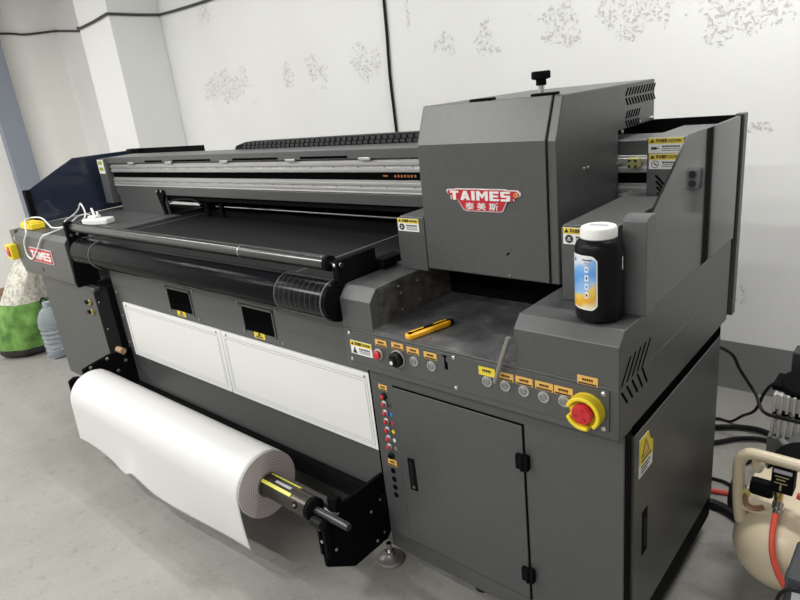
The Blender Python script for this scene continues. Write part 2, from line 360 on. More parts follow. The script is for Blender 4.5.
# side door
sd = MB().box(-0.506, -0.497, 1.296, 1.995, 0.155, 0.754).build('side_door', GREY, PR, 0.002)
box('side_gap', DARK, cab, -0.506, -0.4985, 1.296, 1.995, 0.756, 0.785, 0)
sh = MB().box(-0.4985, -0.4955, 1.352, 1.388, 0.362, 0.500).build('recessed_handle', BLACK, sd, 0.002)
MB().box(-0.497, -0.4945, 1.362, 1.376, 0.385, 0.475).build('latch', RUBBER, sd, 0.001)
lb = MB().prism([(1.323, 0.619), (1.323, 0.728), (1.381, 0.728), (1.394, 0.70), (1.412, 0.688), (1.412, 0.619)], 0, -0.4975, -0.4955).build('warning_sticker', WHITEP, sd, 0)
MB().prism([(1.323, 0.655), (1.323, 0.728), (1.381, 0.728), (1.390, 0.705), (1.412, 0.688), (1.412, 0.655)], 0, -0.496, -0.4948).build('yellow_band', YEL, sd, 0)
tri = MB(); tri.prism([(1.335, 0.672), (1.362, 0.718), (1.389, 0.672)], 0, -0.4955, -0.4943).build('warning_triangle', INK, sd, 0)
MB().prism([(1.342, 0.676), (1.362, 0.710), (1.382, 0.676)], 0, -0.495, -0.4939).build('triangle_fill', ORANGE, sd, 0)
q = MB()
for k, z in enumerate((0.660, 0.645, 0.636, 0.627)): q.box(-0.4952, -0.4945, 1.334, 1.40 - 0.008 * k, z, z + (0.005 if k == 0 else 0.003))
q.build('lettering', INK, sd, 0)
# ---- control block on the right
cbk = MB()
cbk.box(-1.385, -0.5, 1.21, 2.06, 0.785, 0.918)
cbk.prism([(1.21, 0.918), (1.21, 1.013), (1.245, 1.05), (2.06, 1.05), (2.06, 0.918)], 0, -1.385, -1.255)
cbk.prism([(1.21, 0.918), (1.21, 1.020), (1.240, 1.05), (2.06, 1.05), (2.06, 0.918)], 0, -0.765, -0.5)
cbk = cbk.build('control_block', GREY, PR, 0.002)
box('tray_floor', TRAY, PR, -1.255, -0.765, 1.212, 2.05, 0.918, 0.928, 0)
box('tray_back', DARK, PR, -1.255, -0.765, 1.60, 1.62, 0.928, 1.06, 0)  # rear of the bay; under-hood shade put into its near-black colour
box('tray_side_plate', SIDEP, PR, -1.257, -1.252, 1.25, 2.05, 0.928, 1.044, 0, 'stained metal inner side of the tray')
screws(cbk, [(-1.252, 1.338, 1.028), (-1.252, 1.345, 1.005), (-1.252, 1.345, 0.95), (-1.252, 1.43, 1.02), (-1.252, 1.43, 0.955)], (1, 0, 0), 0.004)
cp = MB().box(-1.366, -0.522, 1.2065, 1.211, 0.806, 0.910).build('control_plate', GREY, PR, 0.001)
screws(cp, [(-1.359, 1.2065, 0.902), (-1.359, 1.2065, 0.814), (-0.955, 1.2065, 0.903), (-0.955, 1.2065, 0.812), (-0.535, 1.2065, 0.902), (-0.535, 1.2065, 0.812)], (0, -1, 0), 0.006)
YP = 1.2065
for x, z in ((-1.225, 0.893), (-1.159, 0.896), (-1.100, 0.893), (-1.037, 0.891)): orange_label(x, z, 0.046, 0.021, YP)
for x in (-0.794, -0.740, -0.685, -0.634): orange_label(x, 0.884, 0.048, 0.022, YP)
orange_label(-0.850, 0.885, 0.050, 0.024, YP, None, YEL, False)
orange_label(-0.5745, 0.924, 0.050, 0.022, 1.21)
def push(x, z, kind):
    if kind == 'red':
        b_ = MB().lathe([(0.0175, 0), (0.0175, 0.006), (0.014, 0.008)], (x, YP, z), (0, -1, 0), 24).build('push_button', ALU, PR)
        MB().lathe([(0.0135, 0.006), (0.0135, 0.016), (0.011, 0.018), (0.0, 0.018)], (x, YP, z), (0, -1, 0), 24).build('button_cap', RED, b_)
    elif kind == 'knob':
        b_ = MB().lathe([(0.027, 0), (0.027, 0.003), (0.024, 0.004)], (x, YP, z), (0, -1, 0), 28).build('selector_switch', ALU, PR)
        MB().lathe([(0.024, 0.003), (0.023, 0.016), (0.018, 0.020), (0.0, 0.020)], (x, YP, z), (0, -1, 0), 28).build('knob', RUBBER, b_)
        MB().lathe([(0.012, 0.018), (0.012, 0.024), (0.010, 0.026), (0.0, 0.026)], (x - 0.004, YP, z - 0.004), (0, -1, 0), 20).build('knob_cap', RUBBER, b_)
        MB().lathe([(0.006, 0.0255), (0.006, 0.0268)], (x - 0.005, YP, z - 0.005), (0, -1, 0), 16).build('knob_mark', WHITEP, b_)
    else:
        b_ = MB().lathe([(0.0155, 0), (0.0155, 0.002), (0.0138, 0.0045), (0.0112, 0.0045), (0.0108, 0.001)], (x, YP, z), (0, -1, 0), 28).build('push_button', mat('button_steel', (0.62, 0.62, 0.61), 0.3, 0.7), PR)
        MB().lathe([(0.0088, 0.0), (0.0088, 0.0045), (0.0080, 0.0052), (0, 0.0052)], (x, YP, z), (0, -1, 0), 24).build('button_cap', ALUD, b_)
push(-1.237, 0.856, 'red'); push(-1.162, 0.856, 'knob')
for x, z in ((-1.098, 0.861), (-1.035, 0.860), (-0.850, 0.857), (-0.795, 0.858), (-0.741, 0.857), (-0.686, 0.855), (-0.632, 0.858)): push(x, z, 'steel')
MB().box(-0.988, -0.983, YP - 0.0012, YP, 0.862, 0.902).box(-0.984, -0.978, YP - 0.0012, YP, 0.862, 0.884).box(-0.994, -0.978, YP - 0.0012, YP, 0.899, 0.903).build('paint_scratch', DARK, cp, 0)
# emergency stop with yellow guard
def estop(x, z, y, sc):
    g = MB(); ro, ri = 0.058 * sc, 0.044 * sc
    for a0, a1 in ((math.radians(-50), math.radians(165)), (math.radians(198), math.radians(290))):
        n_ = 12; P = [(x + ro * math.cos(a0 + (a1 - a0) * k / n_), z + ro * math.sin(a0 + (a1 - a0) * k / n_)) for k in range(n_ + 1)]
        P += [(x + ri * math.cos(a1 + (a0 - a1) * k / n_), z + ri * math.sin(a1 + (a0 - a1) * k / n_)) for k in range(n_ + 1)]
        g.prism(P, 1, y - 0.042 * sc, y - 0.006 * sc)
    g = g.build('emergency_stop', YELLOW, PR, 0.003)
    MB().lathe([(0.058 * sc, 0), (0.058 * sc, 0.007 * sc), (0.054 * sc, 0.010 * sc)], (x, y, z), (0, -1, 0), 32).build('stop_base', YELLOW, g)
    MB().lathe([(0.020 * sc, 0.008 * sc), (0.020 * sc, 0.026 * sc), (0.034 * sc, 0.030 * sc), (0.035 * sc, 0.040 * sc), (0.030 * sc, 0.048 * sc), (0.0, 0.050 * sc)], (x, y, z), (0, -1, 0), 32).build('stop_button', RED, g)
    q = MB()
    for a in (0.3, 2.4, 4.5):
        q.box(x - 0.002 * sc, x + 0.002 * sc, y - 0.0505 * sc, y - 0.0488 * sc, z + 0.012 * sc, z + 0.022 * sc, Matrix.Rotation(a, 3, 'Y'), (x, y - 0.05 * sc, z))
    q.build('turn_arrows', mat('dark_red', (0.3, 0.01, 0.02), 0.5), g, 0)
estop(-0.574, 0.852, YP, 0.74)
# caution stickers
def caution(x0, x1, z0, z1, y, pic, band=0.36, right_cut=None):
    o = MB().box(x0, x1, y - 0.0012, y, z0, z1).build('caution_sticker', WHITEP, PR, 0)
    H = z1 - z0; W = x1 - x0; zb = z1 - H * band
    MB().box(x0, x1, y - 0.0017, y - 0.001, zb, z1 - H * 0.03).build('yellow_band', YEL, o, 0)
    zc = (zb + z1) / 2; hh = (z1 - zb)
    tx = x0 + W * 0.11
    MB().prism([(tx - hh * 0.38, zc - hh * 0.30), (tx, zc + hh * 0.34), (tx + hh * 0.38, zc - hh * 0.30)], 1, y - 0.0022, y - 0.0015).prism([(tx - 0.0001, zc + 0.0001), (tx + 0.0001, zc + 0.0001), (tx, zc)], 1, y - 0.0022, y - 0.0015).build('warning_triangle', INK, o, 0)
    text('lettering', '注意危险 CAUTION', hh * 0.62, (x0 + W * 0.57, y - 0.0017, zc), 'y', INK, o, 0.0004, W * 0.72)
    px = x0 + W * 0.19; pz = z0 + (zb - z0) * 0.52; pr = min((zb - z0) * 0.40, W * 0.15)
    p = MB()
    if pic == 'disc':
        p.lathe([(pr, 0.0012), (pr, 0.002)], (px, y, pz), (0, -1, 0), 24).build('pictogram', INK, o, 0)
        MB().box(px - pr * .45, px + pr * .45, y - 0.0026, y - 0.0018, pz - pr * .35, pz - pr * .15).box(px - pr * .3, px + pr * .3, y - 0.0026, y - 0.0018, pz + pr * .1, pz + pr * .4).build('pictogram_hand', WHITEP, o, 0)
    elif pic == 'hand':
        p.box(px - pr, px + pr * 0.5, y - 0.002, y - 0.001, pz - pr * .35, pz + pr * .35).box(px, px + pr * 1.2, y - 0.002, y - 0.001, pz - pr * .1, pz + pr * .1).build('pictogram', INK, o, 0)
    elif pic == 'ring':
        n_ = 24; P = [(px + pr * math.cos(2 * math.pi * k / n_), pz + pr * math.sin(2 * math.pi * k / n_)) for k in range(n_)]
        for k in range(n_):
            a, b2 = P[k], P[(k + 1) % n_]; c1 = (px + (a[0] - px) * .85, pz + (a[1] - pz) * .85); c2 = (px + (b2[0] - px) * .85, pz + (b2[1] - pz) * .85)
            p.prism([a, b2, c2, c1], 1, y - 0.002, y - 0.001)
        p.box(px - pr * .5, px + pr * .6, y - 0.002, y - 0.001, pz - pr * .15, pz + pr * .15, Matrix.Rotation(0.7, 3, 'Y')).build('pictogram', INK, o, 0)
    else:
        p.prism([(px - pr * .8, pz - pr), (px + pr * .9, pz - pr), (px + pr * .3, pz), (px, pz + pr), (px - pr * .4, pz)], 1, y - 0.002, y - 0.001).build('pictogram', INK, o, 0)
    q = MB()
    for k, (f0, f1) in enumerate(((0.62, 0.80), (0.42, 0.50), (0.22, 0.30))):
        za = z0 + (zb - z0) * f0; zc2 = z0 + (zb - z0) * f1
        n_ = 7 if k == 0 else 11
        for j in range(n_):
            xa = x0 + W * (0.40 + 0.52 * j / n_); q.box(xa, xa + W * 0.52 / n_ * 0.75, y - 0.0018, y - 0.001, za, zc2)
    q.build('small_print', INK, o, 0)
    return o
caution(-1.359, -1.267, 0.835, 0.880, YP, 'tri', 0.38)
# side vents in the block's right face
sv = MB()
for k in range(5):
    y0 = 1.218 + 0.030 * k
    sv.prism([(y0, 0.905 + 0.003 * k), (y0 + 0.006, 0.908 + 0.003 * k), (y0 + 0.040, 0.868), (y0 + 0.034, 0.865)], 0, -0.5005, -0.4992)
    sv.prism([(y0 + 0.0, 0.922), (y0 + 0.006, 0.920), (y0 + 0.056, 0.975), (y0 + 0.050, 0.977)], 0, -0.5005, -0.4992)
sv.build('vent_slots', DARK, cbk)
# ---- carriage hood
hd = MB().prism([(1.437, 1.062), (1.437, 1.438), (1.482, 1.545), (2.095, 1.545), (2.095, 1.418), (1.815, 1.418), (1.815, 1.062)], 0, -1.205, -0.757).build('carriage_hood', GREY, PR, 0.003, False)
MB().box(-1.19, -0.775, 1.46, 1.80, 1.056, 1.0635).build('hood_underside', DARK, hd)  # near-black plate; shade of the hollow hood put into the colour
fp = MB().prism([(1.430, 1.066), (1.430, 1.440), (1.475, 1.546), (1.482, 1.543), (1.437, 1.437), (1.437, 1.066)], 0, -1.1935, -0.7835).build('front_panel', GREY, PR, 0.002, False)
sm_ = MB()
for xx in (-1.1955, -0.784): sm_.prism([(1.4362, 1.064), (1.4362, 1.438), (1.481, 1.5455), (1.49, 1.5455), (1.445, 1.436), (1.445, 1.064)], 0, xx + 0.001, xx + 0.003)
sm_.build('panel_gap', DARK, hd)
MB().prism([(-0.915, 1.135), (-0.905, 1.142), (-0.902, 1.139), (-0.911, 1.131)], 1, 1.4292, 1.4305).prism([(-0.902, 1.150), (-0.899, 1.152), (-0.898, 1.149)], 1, 1.4292, 1.4305).build('paint_chip', DARK, fp)
screws(fp, [(-0.905, 1.43, 1.075)], (0, -1, 0), 0.003)
# hood latches and knob
for x in (-1.005, -0.815):
    MB().box(x - 0.032, x + 0.032, 1.478, 1.515, 1.545, 1.552).build('latch_plate', BLACK, PR, 0.002)
kb = MB().lathe([(0.008, 0.0), (0.008, 0.018), (0.013, 0.019), (0.013, 0.032), (0.022, 0.034), (0.024, 0.037), (0.024, 0.050), (0.021, 0.053), (0, 0.053)], (-0.825, 1.496, 1.552), (0, 0, 1), 24).build('lock_knob', BLACK, PR)
MB().lathe([(0.0085, 0.0), (0.0085, 0.018)], (-0.825, 1.4955, 1.552), (0, 0, 1), 16).build('knob_stem', STEEL, kb)
# hood vents on the right side (x = -0.757)
hv = MB()
def slot(y, z0, z1, sl):
    hv.prism([(y, z0), (y + 0.009, z0), (y + 0.009 + sl, z1), (y + sl, z1)], 0, -0.7575, -0.7562)
for k in range(11):
    y = 1.862 + 0.0215 * k
    slot(y, 1.510, 1.532, 0.018); slot(y, 1.504, 1.483, 0.018)
for k in range(6):
    y = 1.862 + 0.0185 * k
    slot(y, 1.446, 1.467, 0.016); slot(y, 1.440, 1.421, 0.016)
hv.build('vent_slots', DARK, hd)
screws(hd, [(-0.757, 1.586, 1.345), (-0.757, 1.612, 1.344), (-0.757, 1.842, 1.412), (-0.757, 1.975, 1.425), (-0.757, 2.07, 1.428), (-0.757, 2.085, 1.428), (-0.757, 1.808, 1.323)], (1, 0, 0), 0.005)
# badge
def block_letters(word, cx, cz, width, height, y, m_, par):
    U = {'T': (5, [[(0, 7), (5, 7), (5, 5.4), (0, 5.4)], [(1.6, 5.4), (3.4, 5.4), (3.4, 0), (1.6, 0)]]),
         'A': (5.6, [[(0, 0), (1.9, 0), (3.4, 7), (2.0, 7)], [(3.7, 0), (5.6, 0), (3.9, 7), (2.4, 7)], [(1.2, 1.4), (4.3, 1.4), (4.0, 2.8), (1.6, 2.8)]]),
         'I': (1.9, [[(0, 0), (1.9, 0), (1.9, 7), (0, 7)]]),
         'M': (6.4, [[(0, 0), (1.7, 0), (1.7, 7), (0, 7)], [(4.7, 0), (6.4, 0), (6.4, 7), (4.7, 7)], [(1.7, 7), (1.7, 4.2), (3.2, 1.4), (3.2, 4.4)], [(4.7, 7), (3.2, 4.4), (3.2, 1.4), (4.7, 4.2)]]),
         'E': (5, [[(0, 0), (1.8, 0), (1.8, 7), (0, 7)], [(1.8, 5.5), (5, 5.5), (5, 7), (1.8, 7)], [(1.8, 2.8), (4.6, 2.8), (4.6, 4.2), (1.8, 4.2)], [(1.8, 0), (5, 0), (5, 1.5), (1.8, 1.5)]]),
         'S': (5, [[(0.4, 7), (5, 7), (5, 5.5), (0, 5.5), (0, 6.6)], [(0, 5.5), (1.8, 5.5), (1.8, 4.2), (0, 3.2)], [(0, 4.2), (5, 4.2), (5, 2.8), (0.4, 2.8)], [(3.2, 2.8), (5, 2.8), (5, 1.5), (3.2, 1.5)], [(0, 1.5), (5, 1.5), (4.6, 0), (0, 0)]])}
    tot = sum(U[c][0] for c in word) + 0.9 * (len(word) - 1); kx = width / tot; kz = height / 7; x = cx - width / 2; q = MB()
    for c in word:
        for k, P in enumerate(U[c][1]): q.prism([(x + a * kx, cz - height / 2 + b * kz) for a, b in P], 1, y - 0.0012 - 0.00012 * k, y + 0.0008)
        x += (U[c][0] + 0.9) * kx
    return q.build('lettering', m_, par, 0, False)
def badge(cx, cz, y, sc, full=True):
    P0 = [(-1.22, .30), (-1.18, .36), (-0.95, .36), (-0.9, .40), (0.75, .40), (0.8, .36), (1.12, .36), (1.22, .24), (1.22, .1), (1.12, 0.0), (1.02, -.04), (1.02, -.17), (.80, -.17), (.66, -.68), (.58, -.74), (-.56, -.74), (-.66, -.66), (-.86, -.15), (-1.08, -.15), (-1.08, 0.08), (-1.16, .12), (-1.2, .2)]
    if not full: P0 = [(-1.05, .27), (1.12, .27), (1.12, -.20), (1.04, -.27), (-.96, -.27), (-1.05, .20)]
    def P(k): return [(cx + x * sc * k[0], cz + ((z + .17) * .565 if full else z) * sc * k[1]) for x, z in P0]
    o = MB().prism(P((1, 1)), 1, y - 0.004, y).build('logo_badge', SILV, PR, 0.0008)
    MB().prism(P((0.955, 0.90)), 1, y - 0.0055, y - 0.003).build('red_field', LOGOR, o, 0)
    if full:
        block_letters('TAIMES', cx - sc * 0.08, cz + sc * 0.13, sc * 1.98, sc * 0.26, y - 0.0055, WHITEP, o)
        text('chinese_lettering', '泰 美 斯', sc * 0.22, (cx - sc * 0.02, y - 0.006, cz - sc * 0.165), 'y', WHITEP, o, sc * 0.002, sc * 1.08, 0.0012)
        MB().lathe([(sc * 0.06, 0.0055), (sc * 0.06, 0.0065)], (cx + sc * 1.08, y, cz + sc * 0.17), (0, -1, 0), 20).build('registered_mark', ORANGE, o)
        text('mark_letter', 'R', sc * 0.09, (cx + sc * 1.08, y - 0.0068, cz + sc * 0.17), 'y', LOGOR, o, 0.0003)
    else:
        block_letters('TAIMES', cx + sc * 0.04, cz, sc * 1.86, sc * 0.32, y - 0.0055, WHITEP, o)
badge(-0.980, 1.285, 1.43, 0.1005)
# ---- guard boxes either side of the hood
gb = MB().prism([(-1.322, 1.05), (-1.322, 1.205), (-1.306, 1.224), (-1.21, 1.224), (-1.21, 1.05)], 1, 1.44, 1.82).build('guard_box', GREY, PR, 0.003)
caution(-1.316, -1.230, 1.176, 1.217, 1.44, 'disc', 0.36)
gb2 = MB().prism([(-0.716, 1.05), (-0.716, 1.236), (-0.706, 1.247), (-0.575, 1.247), (-0.575, 1.05)], 1, 1.37, 2.05).build('guard_box', GREY, PR, 0.003)
caution(-0.709, -0.625, 1.197, 1.239, 1.37, 'disc', 0.38)
pts = [(1.335, 1.05), (1.335, 1.270), (1.345, 1.278), (1.365, 1.282), (1.385, 1.280), (1.392, 1.272), (1.392, 1.05)]
MB().prism(pts, 0, -0.547, -0.492).build('guard_post', GREY2, PR, 0.002)
# ---- right end: acrylic side, rear panel, post, inner electronics box
SP = [(1.375, 1.051), (1.375, 1.272), (1.622, 1.420), (2.10, 1.420), (2.10, 1.051)]
MB().prism(SP, 0, -0.506, -0.500).build('side_panel', ACRYL, PR, 0.001, seg=1)
box('rear_post', GREY, PR, -0.52, -0.494, 2.10, 2.135, 0.785, 1.424)
rp = box('rear_panel', BLACK, PR, -1.20, -0.505, 2.125, 2.135, 1.05, 1.418)
box('electronics_box', GREY, PR, -0.65, -0.510, 1.75, 2.05, 1.05, 1.402)
caution(-0.645, -0.553, 1.361, 1.402, 1.749, 'hand', 0.40); caution(-0.643, -0.553, 1.318, 1.3595, 1.749, 'ring', 0.40)
q = MB()
for k in range(6): q.prism([(-0.628 + 0.002 * k, 1.300 - 0.016 * k), (-0.622 + 0.002 * k, 1.302 - 0.016 * k), (-0.585 + 0.002 * k, 1.262 - 0.016 * k), (-0.591 + 0.002 * k, 1.260 - 0.016 * k)], 1, 1.7485, 1.7505)
q.build('cooling_slots', DARK, PR)
# ---- gantry beam
bmY = 1.82
box('gantry_beam', GREY2, PR, -4.12, -0.655, bmY + 0.012, 2.0, 1.15, 1.388, 0.003)
box('beam_top_plate', GREY2, PR, -4.12, -1.2, bmY - 0.006, 1.99, 1.352, 1.390, 0.002)
for zc, hz in ((1.318, 0.020), (1.238, 0.016)):
    rl = MB().prism([(bmY + 0.013, zc - hz), (bmY - 0.004, zc - hz), (bmY - 0.004, zc - hz * 0.35), (bmY + 0.002, zc - hz * 0.2), (bmY + 0.002, zc + hz * 0.2), (bmY - 0.004, zc + hz * 0.35), (bmY - 0.004, zc + hz), (bmY + 0.013, zc + hz)], 0, -4.10, -0.67).build('linear_rail', ALU, PR, 0.001)
    for k in range(46): MB().lathe([(0.005, 0.0), (0.005, 0.0012)], (-4.05 + 0.0733 * k, bmY + 0.0025, zc), (0, -1, 0), 8).build('rail_bolt', BOLT if k % 2 else ALUD, rl)
box('beam_face', ALU, PR, -4.10, -0.66, bmY + 0.004, bmY + 0.013, 1.295, 1.345, 0.001)
box('beam_face', ALU, PR, -4.10, -0.66, bmY + 0.004, bmY + 0.013, 1.215, 1.264, 0.001)
es = box('encoder_strip', DARK, PR, -4.10, -0.66, bmY + 0.006, bmY + 0.012, 1.266, 1.293, 0)
q = MB()
for k in range(7): q.box(-1.66 + 0.017 * k, -1.65 + 0.017 * k, bmY + 0.0045, bmY + 0.0065, 1.276, 1.286)
q.box(-1.72, -1.695, bmY + 0.0045, bmY + 0.0065, 1.279, 1.285)
q.build('strip_print', mat('orange_print', (0.35, 0.12, 0.04), 0.5), es)
box('beam_edge', SILV, PR, -4.10, -0.66, bmY - 0.004, bmY + 0.012, 1.212, 1.218, 0.001, 'bright lower edge of the beam')
box('beam_skirt', GREY, PR, -3.47, -1.2, bmY - 0.01, bmY + 0.02, 1.165, 1.210, 0.002)
for x in (-3.80, -3.35, -2.80, -2.27, -1.80):
    MB().box(x - 0.035, x + 0.035, bmY - 0.012, bmY + 0.002, 1.344, 1.358).build('mounting_clip', ALU, PR, 0.003)
for x0, x1 in ((-3.62, -3.42), (-3.30, -2.92), (-2.72, -2.36), (-2.2, -1.9)): MB().box(x0, x1, bmY - 0.0075, bmY - 0.004, 1.356, 1.366).build('beam_slot', DARK, PR)
# carriage side blocks visible at right end
for zc in (1.327, 1.230):
    cb_ = MB().box(-0.722, -0.69, bmY - 0.028, bmY - 0.004, zc - 0.014, zc + 0.014).build('rail_block', mat('rail_block_yellow', (0.45, 0.42, 0.16), 0.45), PR, 0.002)
    screws(cb_, [(-0.715, bmY - 0.028, zc + 0.008), (-0.697, bmY - 0.028, zc + 0.008), (-0.715, bmY - 0.028, zc - 0.008), (-0.697, bmY - 0.028, zc - 0.008)], (0, -1, 0), 0.004, INK)
screws(PR, [(-0.74, bmY + 0.004, 1.332), (-0.74, bmY + 0.004, 1.225)], (0, -1, 0), 0.007)
# under the beam: dark back and left plate
box('bed_back', DARK, PR, -3.47, -0.77, 2.02, 2.03, 1.05, 1.20, 0)
box('print_carriage_rail', BLACK, PR, -3.47, -1.2, bmY + 0.01, 1.99, 1.135, 1.163, 0.003)
box('beam_end_plate', GREY, PR, -4.06, -3.47, bmY - 0.004, bmY + 0.006, 1.05, 1.208, 0.002)
br = MB().prism([(-3.50, 1.05), (-3.55, 1.195), (-3.46, 1.195), (-3.455, 1.18), (-3.49, 1.12), (-3.475, 1.05)], 1, bmY - 0.02, bmY - 0.006).build('support_bracket', BLACK, PR, 0.002)
screws(br, [(-3.535, bmY - 0.02, 1.188), (-3.485, bmY - 0.02, 1.188)], (0, -1, 0), 0.007)
MB().tube([(-3.44, 1.80, 1.12), (-3.35, 1.81, 1.14), (-3.2, 1.82, 1.145), (-3.1, 1.82, 1.12)], 0.005).build('ink_tube', RUBBER, PR)
for x in (-3.07, -2.93): MB().cyl((x, 1.83, 1.055), (x, 1.83, 1.13), 0.015, 12).build('pinch_wheel_post', BLACK, PR)
rod = MB().cyl((-3.22, 1.985, 1.072), (-1.2, 1.985, 1.072), 0.011, 12).build('feed_rod', STEEL, PR)
# beam left end: grey strip with sticker
ls = MB().prism([(-4.225, 1.10), (-4.21, 1.385), (-4.118, 1.385), (-4.122, 1.10)], 1, 1.79, 1.86).build('end_bracket', GREY2, PR, 0.003)
stk = MB().box(-4.206, -4.124, 1.7885, 1.7905, 1.293, 1.380).build('bracket_sticker', WHITEP, PR, 0)
MB().box(-4.195, -4.140, 1.7878, 1.789, 1.350, 1.372).box(-4.195, -4.140, 1.7878, 1.789, 1.312, 1.332).build('green_print', mat('olive_print', (0.35, 0.38, 0.05), 0.5), stk, 0)
# ---- print bed and belt
bed = box('print_bed', BLACK, PR, -3.47, -1.37, 1.24, 2.06, 0.95, 1.045, 0.003)
box('conveyor_belt', BELT, PR, -3.335, -1.40, 1.215, 2.05, 1.045, 1.0535, 0.001)
box('bed_edge', GREY, PR, -3.47, -3.335, 1.26, 1.82, 1.045, 1.052, 0.001)
for x in (-3.21, -1.645): MB().box(x - 0.003, x + 0.003, 1.22, 2.04, 1.0535, 1.0542).build('belt_line', ALUD, PR, 0)
# ---- front rollers
br_ = MB().lathe([(0.050, 0), (0.066, 0.004), (0.066, 0.012), (0.067, 0.02), (0.067, 1.895), (0.066, 1.908), (0.050, 1.912)], (-3.305, 1.222, 0.996), (1, 0, 0), 48).build('belt_roller', WRAP, PR)
MB().lathe([(0.0685, 0), (0.0692, 0.01), (0.0685, 0.225)], (-1.640, 1.222, 0.996), (1, 0, 0), 48, False).build('mesh_sleeve', MESHW, br_)
for x in (-3.085, -1.645, -1.418): MB().lathe([(0.0670, 0), (0.0700, 0.002), (0.0700, 0.0035), (0.0670, 0.005)], (x, 1.222, 0.996), (1, 0, 0), 48, False).build('sleeve_edge', mat('sleeve_edge_grey', (0.16, 0.16, 0.165), 0.4), br_)
ir = MB().cyl((-3.395, 1.235, 1.112), (-1.432, 1.235, 1.112), 0.024, 28).build('idler_roller', mat('idler_metal', (0.10, 0.10, 0.10), 0.25, 0.8), PR)
MB().lathe([(0.0255, 0), (0.0255, 0.016)], (-1.446, 1.235, 1.112), (1, 0, 0), 28).build('roller_end', BLACK, ir)
MB().cyl((-1.435, 1.235, 1.112), (-1.38, 1.235, 1.112), 0.008, 12).build('roller_axle', STEEL, ir)
MB().lathe([(0.0245, 0), (0.0245, 0.004)], (-1.90, 1.235, 1.112), (1, 0, 0), 28, False).build('roller_ring', BOLT, ir)
# right bracket
rb = MB().prism([(1.222, 1.00), (1.222, 1.118), (1.230, 1.126), (1.395, 1.126), (1.395, 1.052), (1.246, 1.052), (1.246, 1.00)], 0, -1.412, -1.388).build('roller_bracket', BLACK, PR, 0.002)
box('roller_bracket', BLACK, PR, -1.41, -1.36, 1.40, 1.50, 1.052, 1.085, 0.003)
screws(rb, [(-1.40, 1.222, 1.112), (-1.40, 1.222, 1.05)], (0, -1, 0), 0.006)
box('bed_clamp', GREY, PR, -1.425, -1.325, 1.46, 1.60, 1.05, 1.062, 0.002)
# left bracket
lbk = MB().prism([(1.195, 1.05), (1.195, 1.138), (1.205, 1.145), (1.235, 1.145), (1.30, 1.06), (1.30, 0.81), (1.26, 0.80), (1.182, 0.80), (1.175, 0.83)], 0, -3.408, -3.385).build('roller_bracket', BLACK, PR, 0.002)
screws(lbk, [(-3.385, 1.215, 1.075), (-3.385, 1.245, 1.075)], (1, 0, 0), 0.008)
box('roller_shelf', GREY, PR, -3.46, -3.30, 1.22, 1.29, 0.775, 0.795, 0.003)
# ---- front panel
fr = box('front_panel', GREY, PR, -3.218, -1.345, 1.285, 1.315, 0.255, 0.965, 0.002)
for x0, x1 in ((-2.638, -2.448), (-2.055, -1.865)):
    wd_ = MB().box(x0, x1, 1.2835, 1.2855, 0.762, 0.862).build('inspection_opening', DARK, PR, 0)
    q = MB()
    for a in ((x0 - 0.012, x0, 0.755, 0.872), (x1, x1 + 0.008, 0.755, 0.872), (x0 - 0.012, x1 + 0.008, 0.862, 0.872)): q.box(a[0], a[1], 1.281, 1.2855, a[2], a[3])
    q.build('opening_frame', GREY, wd_, 0.001)
    screws(wd_, [(x0 - 0.03, 1.285, 0.876), (x1 + 0.03, 1.285, 0.876), (x0 - 0.015, 1.285, 0.755), (x1 + 0.04, 1.285, 0.745)], (0, -1, 0), 0.007, ALUD)
    xc = (x0 + x1) / 2 - 0.01
    st = MB().box(xc - 0.035, xc + 0.035, 1.2835, 1.2855, 0.738, 0.768).build('yellow_sticker', YEL, PR, 0)
    MB().prism([(xc - 0.012, 0.750), (xc, 0.764), (xc + 0.012, 0.750)], 1, 1.2828, 1.284).box(xc - 0.022, xc + 0.022, 1.2828, 1.284, 0.742, 0.747).build('sticker_print', INK, st, 0)
for x0, x1 in ((-3.126, -2.240), (-2.236, -1.360)):
    p_ = MB().box(x0, x1, 1.272, 1.286, 0.436, 0.727).build('white_panel', WHITE, PR, 0.004, seg=3)
    q = MB(); t = 0.0015
    for k, ins in enumerate((0.020, 0.030)):
        q.box(x0 + ins, x1 - ins, 1.2712, 1.2722, 0.727 - ins, 0.7275 - ins + t); q.box(x0 + ins, x1 - ins, 1.2712, 1.2722, 0.436 + ins - t, 0.436 + ins)
        q.box(x0 + ins, x0 + ins + t, 1.2712, 1.2722, 0.436 + ins, 0.727 - ins); q.box(x1 - ins - t, x1 - ins, 1.2712, 1.2722, 0.436 + ins, 0.727 - ins)
    q.build('panel_groove', LGREY, p_, 0)
    screws(p_, [(x0 + 0.04, 1.272, 0.716), (x1 - 0.03, 1.272, 0.716)], (0, -1, 0), 0.005, ALUD)
box('gap_strip', DARK, PR, -1.358, -1.3435, 1.262, 1.30, 0.13, 0.79, 0)
screws(fr, [(-3.195, 1.285, z) for z in (0.77, 0.64, 0.49)], (0, -1, 0), 0.006)
# base beam
box('base_beam', BLACK, PR, -3.40, -1.345, 1.262, 1.36, 0.185, 0.262, 0.004)
box('base_frame', BLACK, PR, -3.40, -1.345, 1.36, 2.0, 0.22, 0.262, 0.004)
